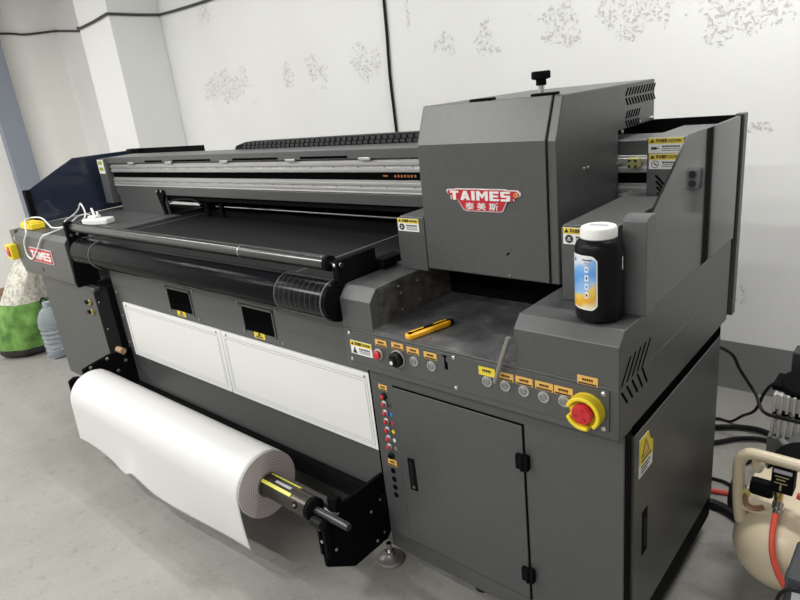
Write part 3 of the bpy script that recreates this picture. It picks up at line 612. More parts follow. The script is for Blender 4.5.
# ---- left end
ps = box('frame_post', BLACK, PR, -3.405, -3.218, 1.25, 1.36, 0.12, 0.80, 0.003)
screws(ps, [(-3.36, 1.25, 0.70), (-3.34, 1.25, 0.55), (-3.29, 1.25, 0.42)], (0, -1, 0), 0.005)
lc = box('cabinet', GREY, PR, -4.13, -3.405, 1.25, 2.0, 0.12, 0.80, 0.003)
for z in (0.685, 0.628):
    k_ = MB().lathe([(0.018, 0), (0.018, 0.008), (0.012, 0.012)], (-3.475, 1.25, z), (0, -1, 0), 18).build('air_fitting', GOLD, PR)
    MB().lathe([(0.012, 0), (0.012, 0.02)], (-3.500, 1.25, z), (0, -1, 0), 14).build('fitting_valve', RUBBER, k_)
lcb = MB().prism([(1.21, 0.79), (1.21, 1.025), (1.24, 1.05), (2.06, 1.05), (2.06, 0.79)], 0, -4.25, -3.50)
lcb.prism([(-4.335, 1.045), (-4.335, 0.92), (-4.25, 0.79), (-4.25, 1.05)], 1, 1.212, 2.06)
lcb = lcb.build('control_block', GREY, PR, 0.003)
g2 = MB().box(-4.372, -4.285, 1.204, 1.213, 0.868, 0.960).box(-4.372, -4.352, 1.172, 1.206, 0.868, 0.960).box(-4.305, -4.285, 1.172, 1.206, 0.868, 0.960).box(-4.356, -4.301, 1.172, 1.206, 0.945, 0.960).box(-4.356, -4.301, 1.172, 1.206, 0.868, 0.880).build('emergency_stop', YELLOW, PR, 0.003)
MB().lathe([(0.014, 0), (0.014, 0.022), (0.024, 0.026), (0.024, 0.036), (0.019, 0.041), (0, 0.042)], (-4.328, 1.206, 0.913), (0, -1, 0), 24).build('stop_button', RED, g2)
badge(-3.895, 0.922, 1.21, 0.155, False)
screws(lcb, [(-4.27, 1.21, 0.995)], (0, -1, 0), 0.012, BOLT)
MB().prism([(-3.955, 0.842), (-3.935, 0.815), (-3.915, 0.842)], 1, 1.2088, 1.2105).build('arrow_mark', INK, lcb, 0)
SPL = [(1.375, 1.051), (1.375, 1.262), (1.68, 1.410), (2.13, 1.405), (2.13, 1.051)]
MB().prism(SPL, 0, -4.315, -4.300).build('side_panel', NAVY, PR, 0.002)
box('rear_panel', BLACK, PR, -4.30, -3.47, 2.12, 2.135, 1.05, 1.41)
box('panel_bracket', BLACK, PR, -4.38, -4.22, 2.08, 2.12, 1.37, 1.412)
box('panel_post', BLACK, PR, -4.335, -4.29, 1.345, 1.378, 1.05, 1.262, 0.003)
# ---- cable chain on the beam
cc = MB(); x0 = -2.97
pts = [(x0, 1.388), (x0 + 0.02, 1.408), (x0 + 0.10, 1.424), (-1.195, 1.430), (-1.195, 1.388)]
ch = MB().prism(pts, 0 + 1, 2.005, 2.075).build('cable_chain', RUBBER, PR, 0.004)
q = MB()
for k in range(45):
    x = x0 + 0.09 + 0.036 * k
    q.box(x, x + 0.026, 2.000, 2.006, 1.392, 1.405); q.box(x + 0.012, x + 0.034, 2.000, 2.006, 1.409, 1.422)
q.build('chain_links', mat('chain_grey', (0.035, 0.037, 0.04), 0.4), ch)
MB().box(-2.99, -1.195, 2.0, 2.08, 1.376, 1.388).build('chain_tray', GREY2, PR, 0.002)
# ---- media brackets
mb_ = MB().prism([(1.300, 0.335), (1.06, 0.335), (1.04, 0.305), (0.985, 0.305), (0.985, 0.15), (1.10, 0.068), (1.27, 0.068), (1.30, 0.10)], 0, -1.392, -1.378).build('media_bracket', BLACK, PR, 0.002)
screws(mb_, [(-1.378, 1.255, 0.245), (-1.378, 1.255, 0.105), (-1.378, 1.205, 0.225), (-1.378, 1.215, 0.095), (-1.378, 1.06, 0.315), (-1.378, 1.03, 0.19)], (1, 0, 0), 0.006)
ml = MB().prism([(1.300, 0.46), (1.16, 0.46), (1.045, 0.44), (1.022, 0.432), (1.022, 0.335), (0.978, 0.335), (0.978, 0.415), (0.945, 0.40), (0.945, 0.30), (1.05, 0.20), (1.30, 0.20)], 0, -3.215, -3.195).build('media_bracket', BLACK, PR, 0.002)
screws(ml, [(-3.195, 1.06, 0.43), (-3.195, 1.15, 0.445), (-3.195, 1.24, 0.44), (-3.195, 1.24, 0.40), (-3.195, 1.10, 0.40), (-3.195, 1.19, 0.36)], (1, 0, 0), 0.009)
MB().cyl((-3.19, 1.215, 0.475), (-3.13, 1.215, 0.475), 0.016, 14).build('bracket_pin', WOOD, ml)
for xx in (-1.378, -3.215):
    for dy in (-0.023, 0.023):
        MB().cyl((xx - 0.022, 1.0 + dy, 0.332), (xx + 0.022, 1.0 + dy, 0.332), 0.017, 20).build('support_bearing', STEEL if dy > 0 else RUBBER, PR)
cl = MB().box(-1.405, -1.365, 0.985, 1.01, 0.19, 0.335).box(-1.405, -1.365, 1.045, 1.075, 0.325, 0.375).build('shaft_clamp', BLACK, PR, 0.004)
screws(cl, [(-1.385, 0.985, 0.30), (-1.385, 0.985, 0.25)], (0, -1, 0), 0.006)
# levelling feet
def foot(x, y):
    f = MB().lathe([(0.048, 0), (0.050, 0.006), (0.046, 0.016), (0.022, 0.024), (0.016, 0.030), (0.0, 0.030)], (x, y, 0), (0, 0, 1), 28).build('levelling_foot', FOOT, PR)
    MB().cyl((x, y, 0.028), (x, y, 0.132 if x < -2 else 0.075), 0.010, 14).build('threaded_rod', STEEL, f)
    MB().lathe([(0.018, 0.034), (0.018, 0.044)], (x, y, 0), (0, 0, 1), 6).build('lock_nut', BOLT, f)
foot(-1.355, 1.245); foot(-0.56, 1.35); foot(-0.58, 1.95); foot(-1.3, 1.95); foot(-4.05, 1.32); foot(-4.05, 1.95); foot(-3.46, 1.95)
MB().lathe([(0.03, 0.0), (0.03, 0.05)], (-1.01, 1.33, 0), (0, 0, 1), 16).build('castor', RUBBER, PR)
MB().cyl((-1.01, 1.33, 0.05), (-1.01, 1.33, 0.08), 0.02, 12).build('castor_stem', BLACK, PR)

# ================================================================ media shaft and paper roll
AX_Y, AX_Z = 1.0, 0.354
sh_ = empty('media_shaft', (-2.3, AX_Y, AX_Z), 'dark metal roll shaft with yellow-green strips through the paper roll, held by the black brackets', 'roll shaft')
MB().lathe([(0.0, 0), (0.034, 0), (0.038, 0.006), (0.038, 1.760), (0.034, 1.766), (0.0, 1.766)], (-3.185, AX_Y, AX_Z), (1, 0, 0), 32).build('shaft_tube', BRONZE, sh_)
MB().lathe([(0.0385, 0), (0.0385, 0.016), (0.030, 0.020)], (-1.428, AX_Y, AX_Z), (1, 0, 0), 32).build('end_collar', BLACK, sh_)
MB().lathe([(0.013, 0), (0.013, 0.145), (0.011, 0.150), (0.0, 0.150)], (-1.405, AX_Y, AX_Z), (1, 0, 0), 24).build('journal', mat('journal_metal', (0.08, 0.08, 0.085), 0.35, 0.8), sh_)
MB().lathe([(0.013, 0), (0.013, 0.12)], (-3.30, AX_Y, AX_Z), (1, 0, 0), 24).build('journal', BLACK, sh_)
MB().lathe([(0.030, 0), (0.034, 0.01), (0.034, 0.045), (0.030, 0.05)], (-3.285, AX_Y, AX_Z), (1, 0, 0), 24).build('end_collar', BLACK, sh_)
for a in (55, 130):
    t = math.radians(a); d = Vector((0, -math.cos(t), math.sin(t)))
    o_ = MB().box(-1.66, -1.50, AX_Y - 0.006, AX_Y + 0.006, AX_Z + 0.0375, AX_Z + 0.0415, Matrix.Rotation(math.radians(90 - a), 3, 'X'), (0, AX_Y, AX_Z)).build('expansion_strip', GREENH, sh_, 0.001)
MB().box(-1.60, -1.52, AX_Y - 0.005, AX_Y + 0.005, AX_Z + 0.0375, AX_Z + 0.039, Matrix.Rotation(math.radians(5), 3, 'X'), (0, AX_Y, AX_Z)).build('maker_plate', LGREY, sh_, 0)
vv = MB().lathe([(0.011, 0.036), (0.011, 0.0395), (0.008, 0.0395), (0.008, 0.037)], (-1.47, AX_Y, AX_Z), (0, -0.92, 0.38), 18).build('air_valve', DARK, sh_)
MB().lathe([(0.0045, 0.036), (0.0045, 0.042)], (-1.47, AX_Y, AX_Z), (0, -0.92, 0.38), 12).build('valve_pin', BOLT, vv)
PR0 = (-2.36, AX_Y, AX_Z)
RO, RI = 0.120, 0.044
rl = empty('paper_roll', PR0, 'big white paper roll with a loose sheet hanging off its front, before the grey printer', 'paper roll')
x0, x1 = -3.035, -1.66
MB().lathe([(RO, x0 - x1), (RO, 0)], (x1, AX_Y, AX_Z), (1, 0, 0), 96, False).build('paper', PAPER, rl)
for xx, nm in ((x0, 0), (x1, 1)):
    m_ = MB(); seg = 72
    rings = [[m_.bm.verts.new((xx, AX_Y + r_ * math.cos(2 * math.pi * k / seg), AX_Z + r_ * math.sin(2 * math.pi * k / seg))) for k in range(seg)] for r_ in (RI, (RI + RO) / 2, RO)]
    for A, B in zip(rings, rings[1:]):
        for k in range(seg): m_.bm.faces.new((A[k], A[(k + 1) % seg], B[(k + 1) % seg], B[k]))
    m_.build('roll_end', RINGS, rl, origin=(xx, AX_Y, AX_Z))
MB().lathe([(RI, 0), (RI, 1.385), (RI - 0.005, 1.385), (RI - 0.005, 0)], (x0 - 0.005, AX_Y, AX_Z), (1, 0, 0), 40, False).build('cardboard_core', mat('core_card', (0.16, 0.13, 0.11), 0.7), rl)
# hanging sheet: leaves the top of the roll, follows it round the front and hangs
sheet = bmesh.new(); NX, NT = 80, 40; grid = []
def bottom(u):     # u 0 left .. 1 right : z of lower edge
    z = 0.150 + 0.022 * math.sin(u * 6.0 + 0.9) - 0.012 * u * u
    z += 0.045 * math.exp(-((u - 0.43) / 0.06) ** 2) - 0.02 * math.exp(-((u - 0.33) / 0.05) ** 2)
    return z
for i in range(NX + 1):
    u = i / NX; x = x0 + 0.004 + (x1 - 0.008 - x0) * u; row = []
    zb = bottom(u)
    for j in range(NT + 1):
        t = j / NT
        if t < 0.5:
            a = math.radians(60 + (178 - 60) * (t / 0.5)); rr_ = RO + 0.002
            row.append((x, AX_Y + rr_ * math.cos(a), AX_Z + rr_ * math.sin(a)))
        else:
            s_ = (t - 0.5) / 0.5; z = AX_Z + 0.004 - (AX_Z + 0.004 - zb) * s_
            curl = s_ ** 2 * (0.012 * math.sin(u * 8 + 1) + 0.03 * (u - 0.4) - 0.02 * math.exp(-((u - 0.43) / 0.06) ** 2))
            row.append((x, AX_Y - RO - 0.002 - 0.006 * s_ + curl * 0.6, z))
    grid.append([sheet.verts.new(p) for p in row])
for i in range(NX):
    for j in range(NT): sheet.faces.new((grid[i][j], grid[i + 1][j], grid[i + 1][j + 1], grid[i][j + 1]))
mm = MB(); mm.bm.free(); mm.bm = sheet
so = mm.build('loose_sheet', PAPER, rl); md = so.modifiers.new('thick', 'SOLIDIFY'); md.thickness = 0.0008; md.offset = 1

# ================================================================ things on the machine
bx, by, bz = -0.583, 1.292, 1.0505
bt = empty('ink_bottle', (bx, by, bz), 'black ink bottle with white ribbed cap and blue picture label, standing on the right deck', 'bottle')
rb_ = 0.0525
MB().lathe([(0.0, 0.0), (0.040, 0.0), (0.049, 0.004), (rb_, 0.012), (rb_, 0.165), (0.0515, 0.176), (0.047, 0.185), (0.041, 0.190), (0.039, 0.198), (0.0, 0.198)], (bx, by, bz), (0, 0, 1), 56).build('bottle_body', mat('bottle_black', (0.007, 0.007, 0.008), 0.35, spec=0.15), bt)
cap = MB(); N = 96; prof = [(0.0385, 0.188), (0.0398, 0.190), (0.0398, 0.212), (0.0375, 0.2165), (0.034, 0.218)]
rings = [[cap.bm.verts.new((bx + (r_ + (0.0007 if k % 2 and 1 <= i <= 2 else 0)) * math.cos(2 * math.pi * k / N), by + (r_ + (0.0007 if k % 2 and 1 <= i <= 2 else 0)) * math.sin(2 * math.pi * k / N), bz + z_)) for k in range(N)] for i, (r_, z_) in enumerate(prof)]
for A, B in zip(rings, rings[1:]):
    for k in range(N): cap.bm.faces.new((A[k], A[(k + 1) % N], B[(k + 1) % N], B[k]))
cap.bm.faces.new(rings[-1]); cap.bm.faces.new(rings[0][::-1])
cap = cap.build('cap', WHITEP, bt)
MB().box(bx - 0.020, bx + 0.022, by - 0.006, by + 0.006, bz + 0.2175, bz + 0.2192).build('cap_mark', LGREY, bt, 0.0005)
# label: curved patch on the left-front of the bottle
def curved(name, a0, a1, z0, z1, rr_, m_, par, n_=24, round_=0.0, nz=10):
    bm = bmesh.new(); G = []
    for i in range(n_ + 1):
        u = i / n_; a = math.radians(a0 + (a1 - a0) * u)
        e = min(u, 1 - u) * 2; k_ = round_ * (1 - min(1, e / 0.35)) ** 2 if round_ else 0
        G.append([bm.verts.new((bx + rr_ * math.cos(a), by + rr_ * math.sin(a), bz + z0 + k_ + (z1 - z0 - 2 * k_) * j / nz)) for j in range(nz + 1)])
    for i in range(n_):
        for j in range(nz): bm.faces.new((G[i][j], G[i + 1][j], G[i + 1][j + 1], G[i][j + 1]))
    q = MB(); q.bm.free(); q.bm = bm
    return q.build(name, m_, par, origin=(bx, by, bz))
lbp = curved('paper_label', 198, 291, 0.034, 0.161, rb_ + 0.0006, WHITEP, bt, 24, 0.012)
curved('label_picture', 201, 288, 0.038, 0.157, rb_ + 0.0011, LABEL, lbp, 24, 0.010, 20)
for k in range(4): curved('label_icon', 260, 270, 0.063 + 0.020 * k, 0.077 + 0.020 * k, rb_ + 0.0016, WHITEP, lbp, 4, 0, 2)
for k in range(4): curved('icon_mark', 263, 267, 0.067 + 0.020 * k, 0.073 + 0.020 * k, rb_ + 0.0020, BLUE if k % 2 else INK, lbp, 4, 0, 2)
for k, (a, b2) in enumerate(((254, 278), (258, 276), (260, 274))): curved('small_print', a, b2, 0.150 - 0.007 * k, 0.1525 - 0.007 * k, rb_ + 0.0016, INK if k == 0 else LGREY, lbp, 6, 0, 1)
curved('maker_mark', 222, 232, 0.145, 0.152, rb_ + 0.0016, BLUE, lbp, 4, 0, 1)
curved('level_sticker', 362, 369, 0.120, 0.150, rb_ + 0.0006, WHITEP, bt, 4, 0, 2)
# utility knife on the tray
ka, kb_ = Vector((-1.112, 1.200, 0.9285)), Vector((-1.068, 1.362, 0.9285))
kd = (kb_ - ka).normalized(); kang = math.atan2(kd.y, kd.x)
kn = empty('utility_knife', (ka + kb_) / 2, 'orange utility knife with black slide lying on the worn metal tray', 'knife')
def local(pts, z0, z1, name, m_, par, bevel=0.001):
    c = (ka + kb_) / 2; n2 = Vector((-kd.y, kd.x, 0))
    P = [c + kd * a + n2 * b2 for a, b2 in pts]
    return MB().prism([(p.x, p.y) for p in P], 2, z0, z1).build(name, m_, par, bevel)
local([(-0.085, -0.006), (-0.080, -0.014), (-0.06, -0.0165), (0.05, -0.0155), (0.068, -0.013), (0.068, 0.013), (0.05, 0.0155), (-0.06, 0.0165), (-0.080, 0.014), (-0.085, 0.006)], 0.9285, 0.944, 'handle', KNIFE, kn, 0.004)
local([(-0.066, -0.004), (0.066, -0.004), (0.066, 0.004), (-0.066, 0.004)], 0.9435, 0.9448, 'slide_channel', DARK, kn, 0)
local([(-0.020, -0.005), (0.012, -0.005), (0.012, 0.005), (-0.020, 0.005)], 0.944, 0.948, 'slider', BLACK, kn, 0.001)
local([(-0.078, -0.008), (-0.066, -0.008), (-0.066, 0.008), (-0.078, 0.008)], 0.9435, 0.9446, 'end_recess', DARK, kn, 0)
local([(0.066, -0.009), (0.082, -0.008), (0.086, 0.0), (0.082, 0.008), (0.066, 0.009)], 0.932, 0.942, 'blade_lock', BLACK, kn, 0.002)
# flat steel bar leaning over the tray's front edge
hb_ = MB().tube([(-0.812, 1.186, 0.872), (-0.794, 1.192, 0.935), (-0.774, 1.200, 0.998)], 0.0065, 10, 0).build('steel_rod', mat('rod_grey', (0.30, 0.29, 0.27), 0.4, 0.6), None, 0)
tag(hb_, 'short grey steel rod leaning upright against the front edge of the tray', 'rod')
# black hook piece beside the rod
# items on the left deck
yb = empty('yellow_box', (-4.13, 1.28, 1.0505), 'yellow plastic box on the far left deck beside the white cables', 'box')
RZ = Matrix.Rotation(math.radians(2), 3, 'Z')
MB().box(-4.215, -4.045, 1.245, 1.325, 1.0505, 1.088, RZ).build('box_body', YELLOW, yb, 0.006)
MB().box(-4.205, -4.055, 1.252, 1.318, 1.088, 1.094, RZ).build('lid', YELLOW, yb, 0.003)
ad = empty('power_adapter', (-3.70, 1.50, 1.0505), 'white power adapter with plug prongs lying on the left deck', 'adapter')
RA = Matrix.Rotation(math.radians(24), 3, 'Z')
MB().box(-3.80, -3.62, 1.465, 1.54, 1.0505, 1.088, RA, (-3.70, 1.50, 1.05)).build('adapter_body', WHITEP, ad, 0.010, seg=3)
MB().box(-3.76, -3.70, 1.480, 1.525, 1.088, 1.104, RA, (-3.70, 1.50, 1.05)).build('plug', WHITEP, ad, 0.004)
MB().cyl((-3.735, 1.495, 1.10), (-3.765, 1.50, 1.14), 0.007, 8).cyl((-3.71, 1.505, 1.10), (-3.725, 1.51, 1.12), 0.006, 8).build('prong', WHITEP, ad)
MB().box(-3.84, -3.785, 1.45, 1.50, 1.0505, 1.075, RA, (-3.81, 1.475, 1.05)).build('black_connector', RUBBER, ad, 0.004)
z = 1.058
wc = MB().tube([(-3.865, 1.475, 1.066), (-3.92, 1.52, 1.10), (-4.03, 1.55, 1.15), (-4.09, 1.55, 1.11), (-4.20, 1.55, 1.068), (-4.12, 1.47, z), (-4.0, 1.42, z), (-3.84, 1.35, z), (-3.75, 1.25, z), (-3.77, 1.205, 1.045), (-3.84, 1.199, 1.0), (-3.92, 1.198, 0.945), (-4.03, 1.198, 0.892), (-4.095, 1.198, 0.92), (-4.08, 1.199, 0.99), (-4.02, 1.204, 1.045), (-4.05, 1.222, 1.095), (-4.15, 1.26, 1.105), (-4.21, 1.31, 1.105), (-4.14, 1.345, 1.10), (-4.02, 1.335, 1.07), (-3.92, 1.32, z), (-3.86, 1.36, z), (-4.0, 1.46, z), (-4.16, 1.57, 1.062), (-4.14, 1.62, 1.062), (-4.0, 1.58, z), (-3.88, 1.53, z)], 0.0048, 8, 6).build('white_cable', WHITEP, None)
tag(wc, 'tangled white power cable draped over the left deck and looping down its front', 'cable')

# ================================================================ around the printer
# sack
sk = MB(); H, N = 0.70, 40; rings = []
for i, (t, rx, ry) in enumerate([(0, .20, .15), (.03, .245, .19), (.10, .265, .21), (.25, .27, .21), (.42, .25, .20), (.60, .225, .17), (.78, .19, .12), (.90, .16, .07), (.97, .14, .035), (1.0, .135, .02)]):
    row = []
    for k in range(N):
        a = 2 * math.pi * k / N; w_ = 1 + 0.05 * math.sin(3 * a + 4 * t) + 0.035 * math.sin(7 * a - 9 * t) + 0.02 * math.sin(11 * a + 17 * t)
        row.append(sk.bm.verts.new((-5.25 + 0.17 * t + rx * 0.86 * w_ * math.cos(a), 1.36 + 0.08 * t + ry * w_ * math.sin(a), H * t + (0.02 * math.sin(a * 2) if t > 0.85 else 0))))
    rings.append(row)
for A, B in zip(rings, rings[1:]):
    for k in range(N): sk.bm.faces.new((A[k], A[(k + 1) % N], B[(k + 1) % N], B[k]))
sk.bm.faces.new(rings[0][::-1]); sk.bm.faces.new(rings[-1])
sk = sk.build('woven_sack', SACK, None, origin=(-5.25, 1.36, 0)); sk.modifiers.new('sub', 'SUBSURF').levels = 2; sk.modifiers['sub'].render_levels = 2
tag(sk, 'green and white woven sack standing on the floor beyond the printer\'s left end', 'sack')
wbt = empty('water_bottle', (-4.865, 1.45, 0), 'large clear bluish plastic water bottle on the floor between sack and printer', 'bottle')
prof = [(0.0, 0), (0.085, 0.0), (0.095, 0.012)]
for k in range(6): prof += [(0.095, 0.03 + 0.035 * k), (0.087, 0.038 + 0.035 * k), (0.087, 0.046 + 0.035 * k), (0.095, 0.054 + 0.035 * k)]
prof += [(0.095, 0.27), (0.088, 0.31), (0.06, 0.36), (0.03, 0.385), (0.026, 0.39), (0.026, 0.40), (0.0, 0.40)]
MB().lathe(prof, (-4.865, 1.45, 0.0), (0, 0, 1), 36).build('bottle_body', PET, wbt)
MB().lathe([(0.030, 0.392), (0.030, 0.42), (0.0, 0.422)], (-4.865, 1.45, 0), (0, 0, 1), 24).build('cap', mat('pale_cap', (0.35, 0.4, 0.45), 0.4), wbt)
MB().tube([(-4.895, 1.45, 0.388), (-4.92, 1.43, 0.41), (-4.93, 1.45, 0.44), (-4.90, 1.47, 0.42), (-4.895, 1.45, 0.388)], 0.006, 8, 5).build('carry_ring', RUBBER, wbt)

# compressor, tank along Y
cx, cz, cr = -0.243, 0.214, 0.131
co = empty('air_compressor', (cx, 1.95, 0), 'cream air compressor with round tank and tube handle on the floor right of the printer', 'compressor')
prof = []
for k in range(13):
    a = math.pi / 2 * k / 12; prof.append((cr * math.sin(a), 0.125 * (1 - math.cos(a))))
prof += [(cr, 0.34)]
for k in range(1, 13):
    a = math.pi / 2 * k / 12; prof.append((cr * math.cos(a), 0.34 + 0.125 * math.sin(a)))
MB().lathe(prof, (cx, 1.655, cz), (0, 1, 0), 48, False).build('tank', CREAM, co)
MB().box(cx - 0.115, cx + 0.12, 1.74, 1.97, 0.318, 0.336).build('saddle_plate', CREAM, co, 0.004)
MB().tube([(-0.352, 1.755, 0.272), (-0.360, 1.753, 0.33), (-0.366, 1.75, 0.44), (-0.364, 1.75, 0.478), (-0.350, 1.75, 0.502), (-0.322, 1.75, 0.511), (-0.20, 1.75, 0.511), (-0.12, 1.75, 0.511), (-0.09, 1.75, 0.49), (-0.085, 1.752, 0.44), (-0.10, 1.755, 0.30)], 0.0165, 14, 6).build('handle', CREAM, co)
for x in (-0.405, -0.07): MB().lathe([(0.02, -0.012), (0.052, -0.012), (0.057, -0.008), (0.057, 0.008), (0.052, 0.012), (0.02, 0.012)], (x, 1.92, 0.248 if x < -0.2 else 0.10), (1, 0, 0), 28).build('wheel', RUBBER, co)
MB().cyl((-0.42, 1.92, 0.248), (-0.34, 1.92, 0.248), 0.012, 10).build('axle', STEEL, co)
MB().box(cx - 0.13, cx + 0.14, 2.12, 2.40, 0.0, 0.165).build('motor_base', BLACK, co, 0.01)
for y in (1.86, 1.95): MB().box(cx - 0.025, cx + 0.025, y - 0.02, y + 0.02, 0.0, 0.087).build('rubber_foot', RUBBER, co, 0.004)
ps_ = MB().box(-0.281, -0.226, 1.735, 1.785, 0.415, 0.490).build('pressure_switch', BLACK, co, 0.004)
MB().box(-0.276, -0.231, 1.7338, 1.7355, 0.480, 0.492).build('switch_top', LGREY, co, 0.001)
q = MB()
for zz, a, b2 in ((0.468, -0.272, -0.238), (0.458, -0.268, -0.245), (0.447, -0.272, -0.24), (0.432, -0.26, -0.255)): q.box(a, b2, 1.7342, 1.7352, zz, zz + 0.003)
q.box(-0.258, -0.254, 1.7342, 1.7352, 0.425, 0.445); q.build('switch_print', mat('gold_print', (0.45, 0.38, 0.2), 0.5), ps_, 0)
mf = MB().lathe([(0.024, 0), (0.026, 0.01), (0.026, 0.05), (0.022, 0.058)], (-0.335, 1.77, 0.395), (1, 0, 0), 22).build('regulator', BLACK, co)
MB().prism([(-0.345, 0.452), (-0.335, 0.478), (-0.318, 0.478), (-0.308, 0.450), (-0.316, 0.425), (-0.335, 0.425)], 1, 1.785, 1.815).build('capacitor_cover', CREAM, co, 0.008)
MB().cyl((-0.262, 1.762, 0.335), (-0.262, 1.762, 0.416), 0.012, 14).build('outlet_pipe', GOLD, co)
MB().lathe([(0.011, 0), (0.015, 0.004), (0.015, 0.022), (0.010, 0.026), (0.010, 0.036)], (-0.258, 1.745, 0.382), (0, -0.75, -0.65), 18).build('outlet_coupling', STEEL, co)
MB().lathe([(0.008, 0), (0.013, 0.004), (0.013, 0.018)], (-0.345, 1.76, 0.372), (0.2, -1, 0.3), 14).build('drain_valve', GOLD, co)
MB().tube([(-0.345, 1.75, 0.375), (-0.335, 1.73, 0.352), (-0.315, 1.73, 0.345), (-0.292, 1.74, 0.352)], 0.008, 8, 5).build('copper_pipe', mat('copper', (0.5, 0.3, 0.18), 0.35, 0.8), co)
# motor and fan behind
MB().lathe([(0.05, 0), (0.100, 0.006), (0.106, 0.02), (0.106, 0.10), (0.08, 0.12)], (cx, 2.03, 0.262), (0, 1, 0), 40).build('fan_cover', BLACK, co)
MB().lathe([(0.012, 0), (0.022, 0.004), (0.022, 0.02)], (-0.262, 2.012, 0.335), (0, 1, 0), 20).build('motor_hub', mat('copper_hub', (0.45, 0.2, 0.12), 0.4, 0.5), co)
MB().lathe([(0.08, 0), (0.09, 0.01), (0.09, 0.09)], (cx, 2.15, 0.255), (0, 1, 0), 36).build('motor_body', ALUD, co)
def head(z0, z1, y0):
    m_ = MB().box(-0.375, -0.10, y0, y0 + 0.10, z0 + 0.004, z1 - 0.004)
    for k in range(15):
        x = -0.383 + 0.020 * k; m_.box(x, x + 0.009, y0 - 0.016, y0 + 0.11, z0, z1)
    return m_.build('cylinder_head', mat('cast_aluminium', (0.68, 0.66, 0.63), 0.5, 0.15), co, 0.002)
head(0.285, 0.362, 2.27); head(0.383, 0.452, 2.275)
md_ = MB().box(-0.385, -0.10, 2.285, 2.36, 0.360, 0.385).build('head_gasket', DARK, co)
screws(co, [(x, 2.285, 0.373) for x in (-0.365, -0.325, -0.285)], (0, -1, 0), 0.010)
MB().box(-0.39, -0.10, 2.255, 2.37, 0.16, 0.284).build('head_base', ALUD, co, 0.003)
MB().box(-0.395, -0.10, 2.29, 2.40, 0.452, 0.474).build('intake_cover', BLACK, co, 0.004)
MB().lathe([(0.050, -0.02), (0.058, 0.0), (0.058, 0.03), (0.05, 0.036)], (-0.315, 2.33, 0.46), (0, -0.5, 1), 28).build('intake_filter', BLACK, co)
MB().box(-0.36, -0.1, 2.40, 2.48, 0.45, 0.56).build('control_box', GREYCASE, co, 0.006)
MB().tube([(-0.345, 2.255, 0.285), (-0.32, 2.20, 0.30), (-0.27, 2.12, 0.33), (-0.22, 2.02, 0.36), (-0.17, 1.95, 0.37)], 0.010, 8, 5).build('braided_tube', mat('braided_silver', (0.55, 0.55, 0.56), 0.35, 0.6), co)
MB().tube([(-0.218, 1.765, 0.405), (-0.18, 1.76, 0.40), (-0.12, 1.76, 0.37), (-0.08, 1.78, 0.33)], 0.010, 10, 5).build('red_connector_hose', REDH, co)
# red air hose from the outlet
rh = MB().tube([(-0.258, 1.717, 0.357), (-0.257, 1.692, 0.340), (-0.252, 1.660, 0.310), (-0.243, 1.640, 0.272), (-0.220, 1.625, 0.225), (-0.182, 1.615, 0.175), (-0.13, 1.592, 0.12), (-0.05, 1.59, 0.07), (0.08, 1.60, 0.012), (0.3, 1.7, 0.012)], 0.0085, 10, 6).build('air_hose', REDH, None)
tag(rh, 'red air hose hanging from the cream compressor\'s outlet over its tank', 'hose')
rh2 = MB().tube([(-0.66, 2.20, 0.0095), (-0.57, 2.215, 0.0095), (-0.50, 2.235, 0.0095), (-0.45, 2.26, 0.0095), (-0.425, 2.30, 0.0095), (-0.415, 2.38, 0.0095), (-0.36, 2.44, 0.0095), (-0.1, 2.46, 0.0095), (0.2, 2.5, 0.0095)], 0.0095, 10, 6).build('air_hose', REDH, None)
tag(rh2, 'red air hose on the floor running under the printer behind the compressor', 'hose')
# grey case at the frame's bottom right
gc = empty('equipment_case', (-0.02, 1.42, 0), 'dark grey upright equipment case with pale front inset, standing before the compressor', 'equipment case')
MB().box(-0.174, 0.15, 1.36, 1.50, 0.0, 0.462).build('case_frame', GREYCASE, gc, 0.006)
MB().box(-0.158, 0.13, 1.354, 1.362, 0.30, 0.435).build('inset_panel', LGREY, gc, 0.012)
MB().box(-0.158, 0.13, 1.354, 1.362, 0.08, 0.285).build('grille', DARK, gc, 0.006)
MB().box(-0.180, -0.172, 1.40, 1.43, 0.41, 0.43).build('side_catch', GREYCASE, gc, 0.002)
# cables
def cable(pts, r_, label, m_=RUBBER, name='black_cable', cat='cable'):
    o = MB().tube(pts, r_, 8, 6).build(name, m_, None); return tag(o, label, cat)
cable([(-0.60, 2.085, 0.74), (-0.63, 2.25, 0.66), (-0.645, 2.50, 0.50), (-0.60, 2.60, 0.42), (-0.567, 2.60, 0.358), (-0.506, 2.60, 0.267), (-0.455, 2.42, 0.32), (-0.40, 2.247, 0.378), (-0.33, 2.243, 0.374), (-0.2, 2.243, 0.374)], 0.0065, 'black cable swooping from the printer\'s rear across the finned compressor head')
cable([(-0.76, 2.70, 0.009), (-0.689, 2.773, 0.009), (-0.63, 2.775, 0.009), (-0.58, 2.76, 0.06), (-0.52, 2.70, 0.135), (-0.489, 2.70, 0.23), (-0.456, 2.70, 0.28), (-0.40, 2.62, 0.33), (-0.345, 2.50, 0.465)], 0.0065, 'black cable rising from the floor to the compressor\'s grey control box')
cable([(-0.75, 2.64, 0.016), (-0.669, 2.684, 0.016), (-0.59, 2.73, 0.016), (-0.509, 2.75, 0.016), (-0.42, 2.72, 0.016), (-0.3, 2.70, 0.016)], 0.012, 'thick black cable, the farther of two lying flat along the floor')
cable([(-0.72, 2.50, 0.014), (-0.634, 2.561, 0.014), (-0.56, 2.64, 0.014), (-0.48, 2.68, 0.014), (-0.42, 2.66, 0.014), (-0.3, 2.62, 0.014)], 0.010, 'thick black cable, the nearer of two lying flat along the floor')
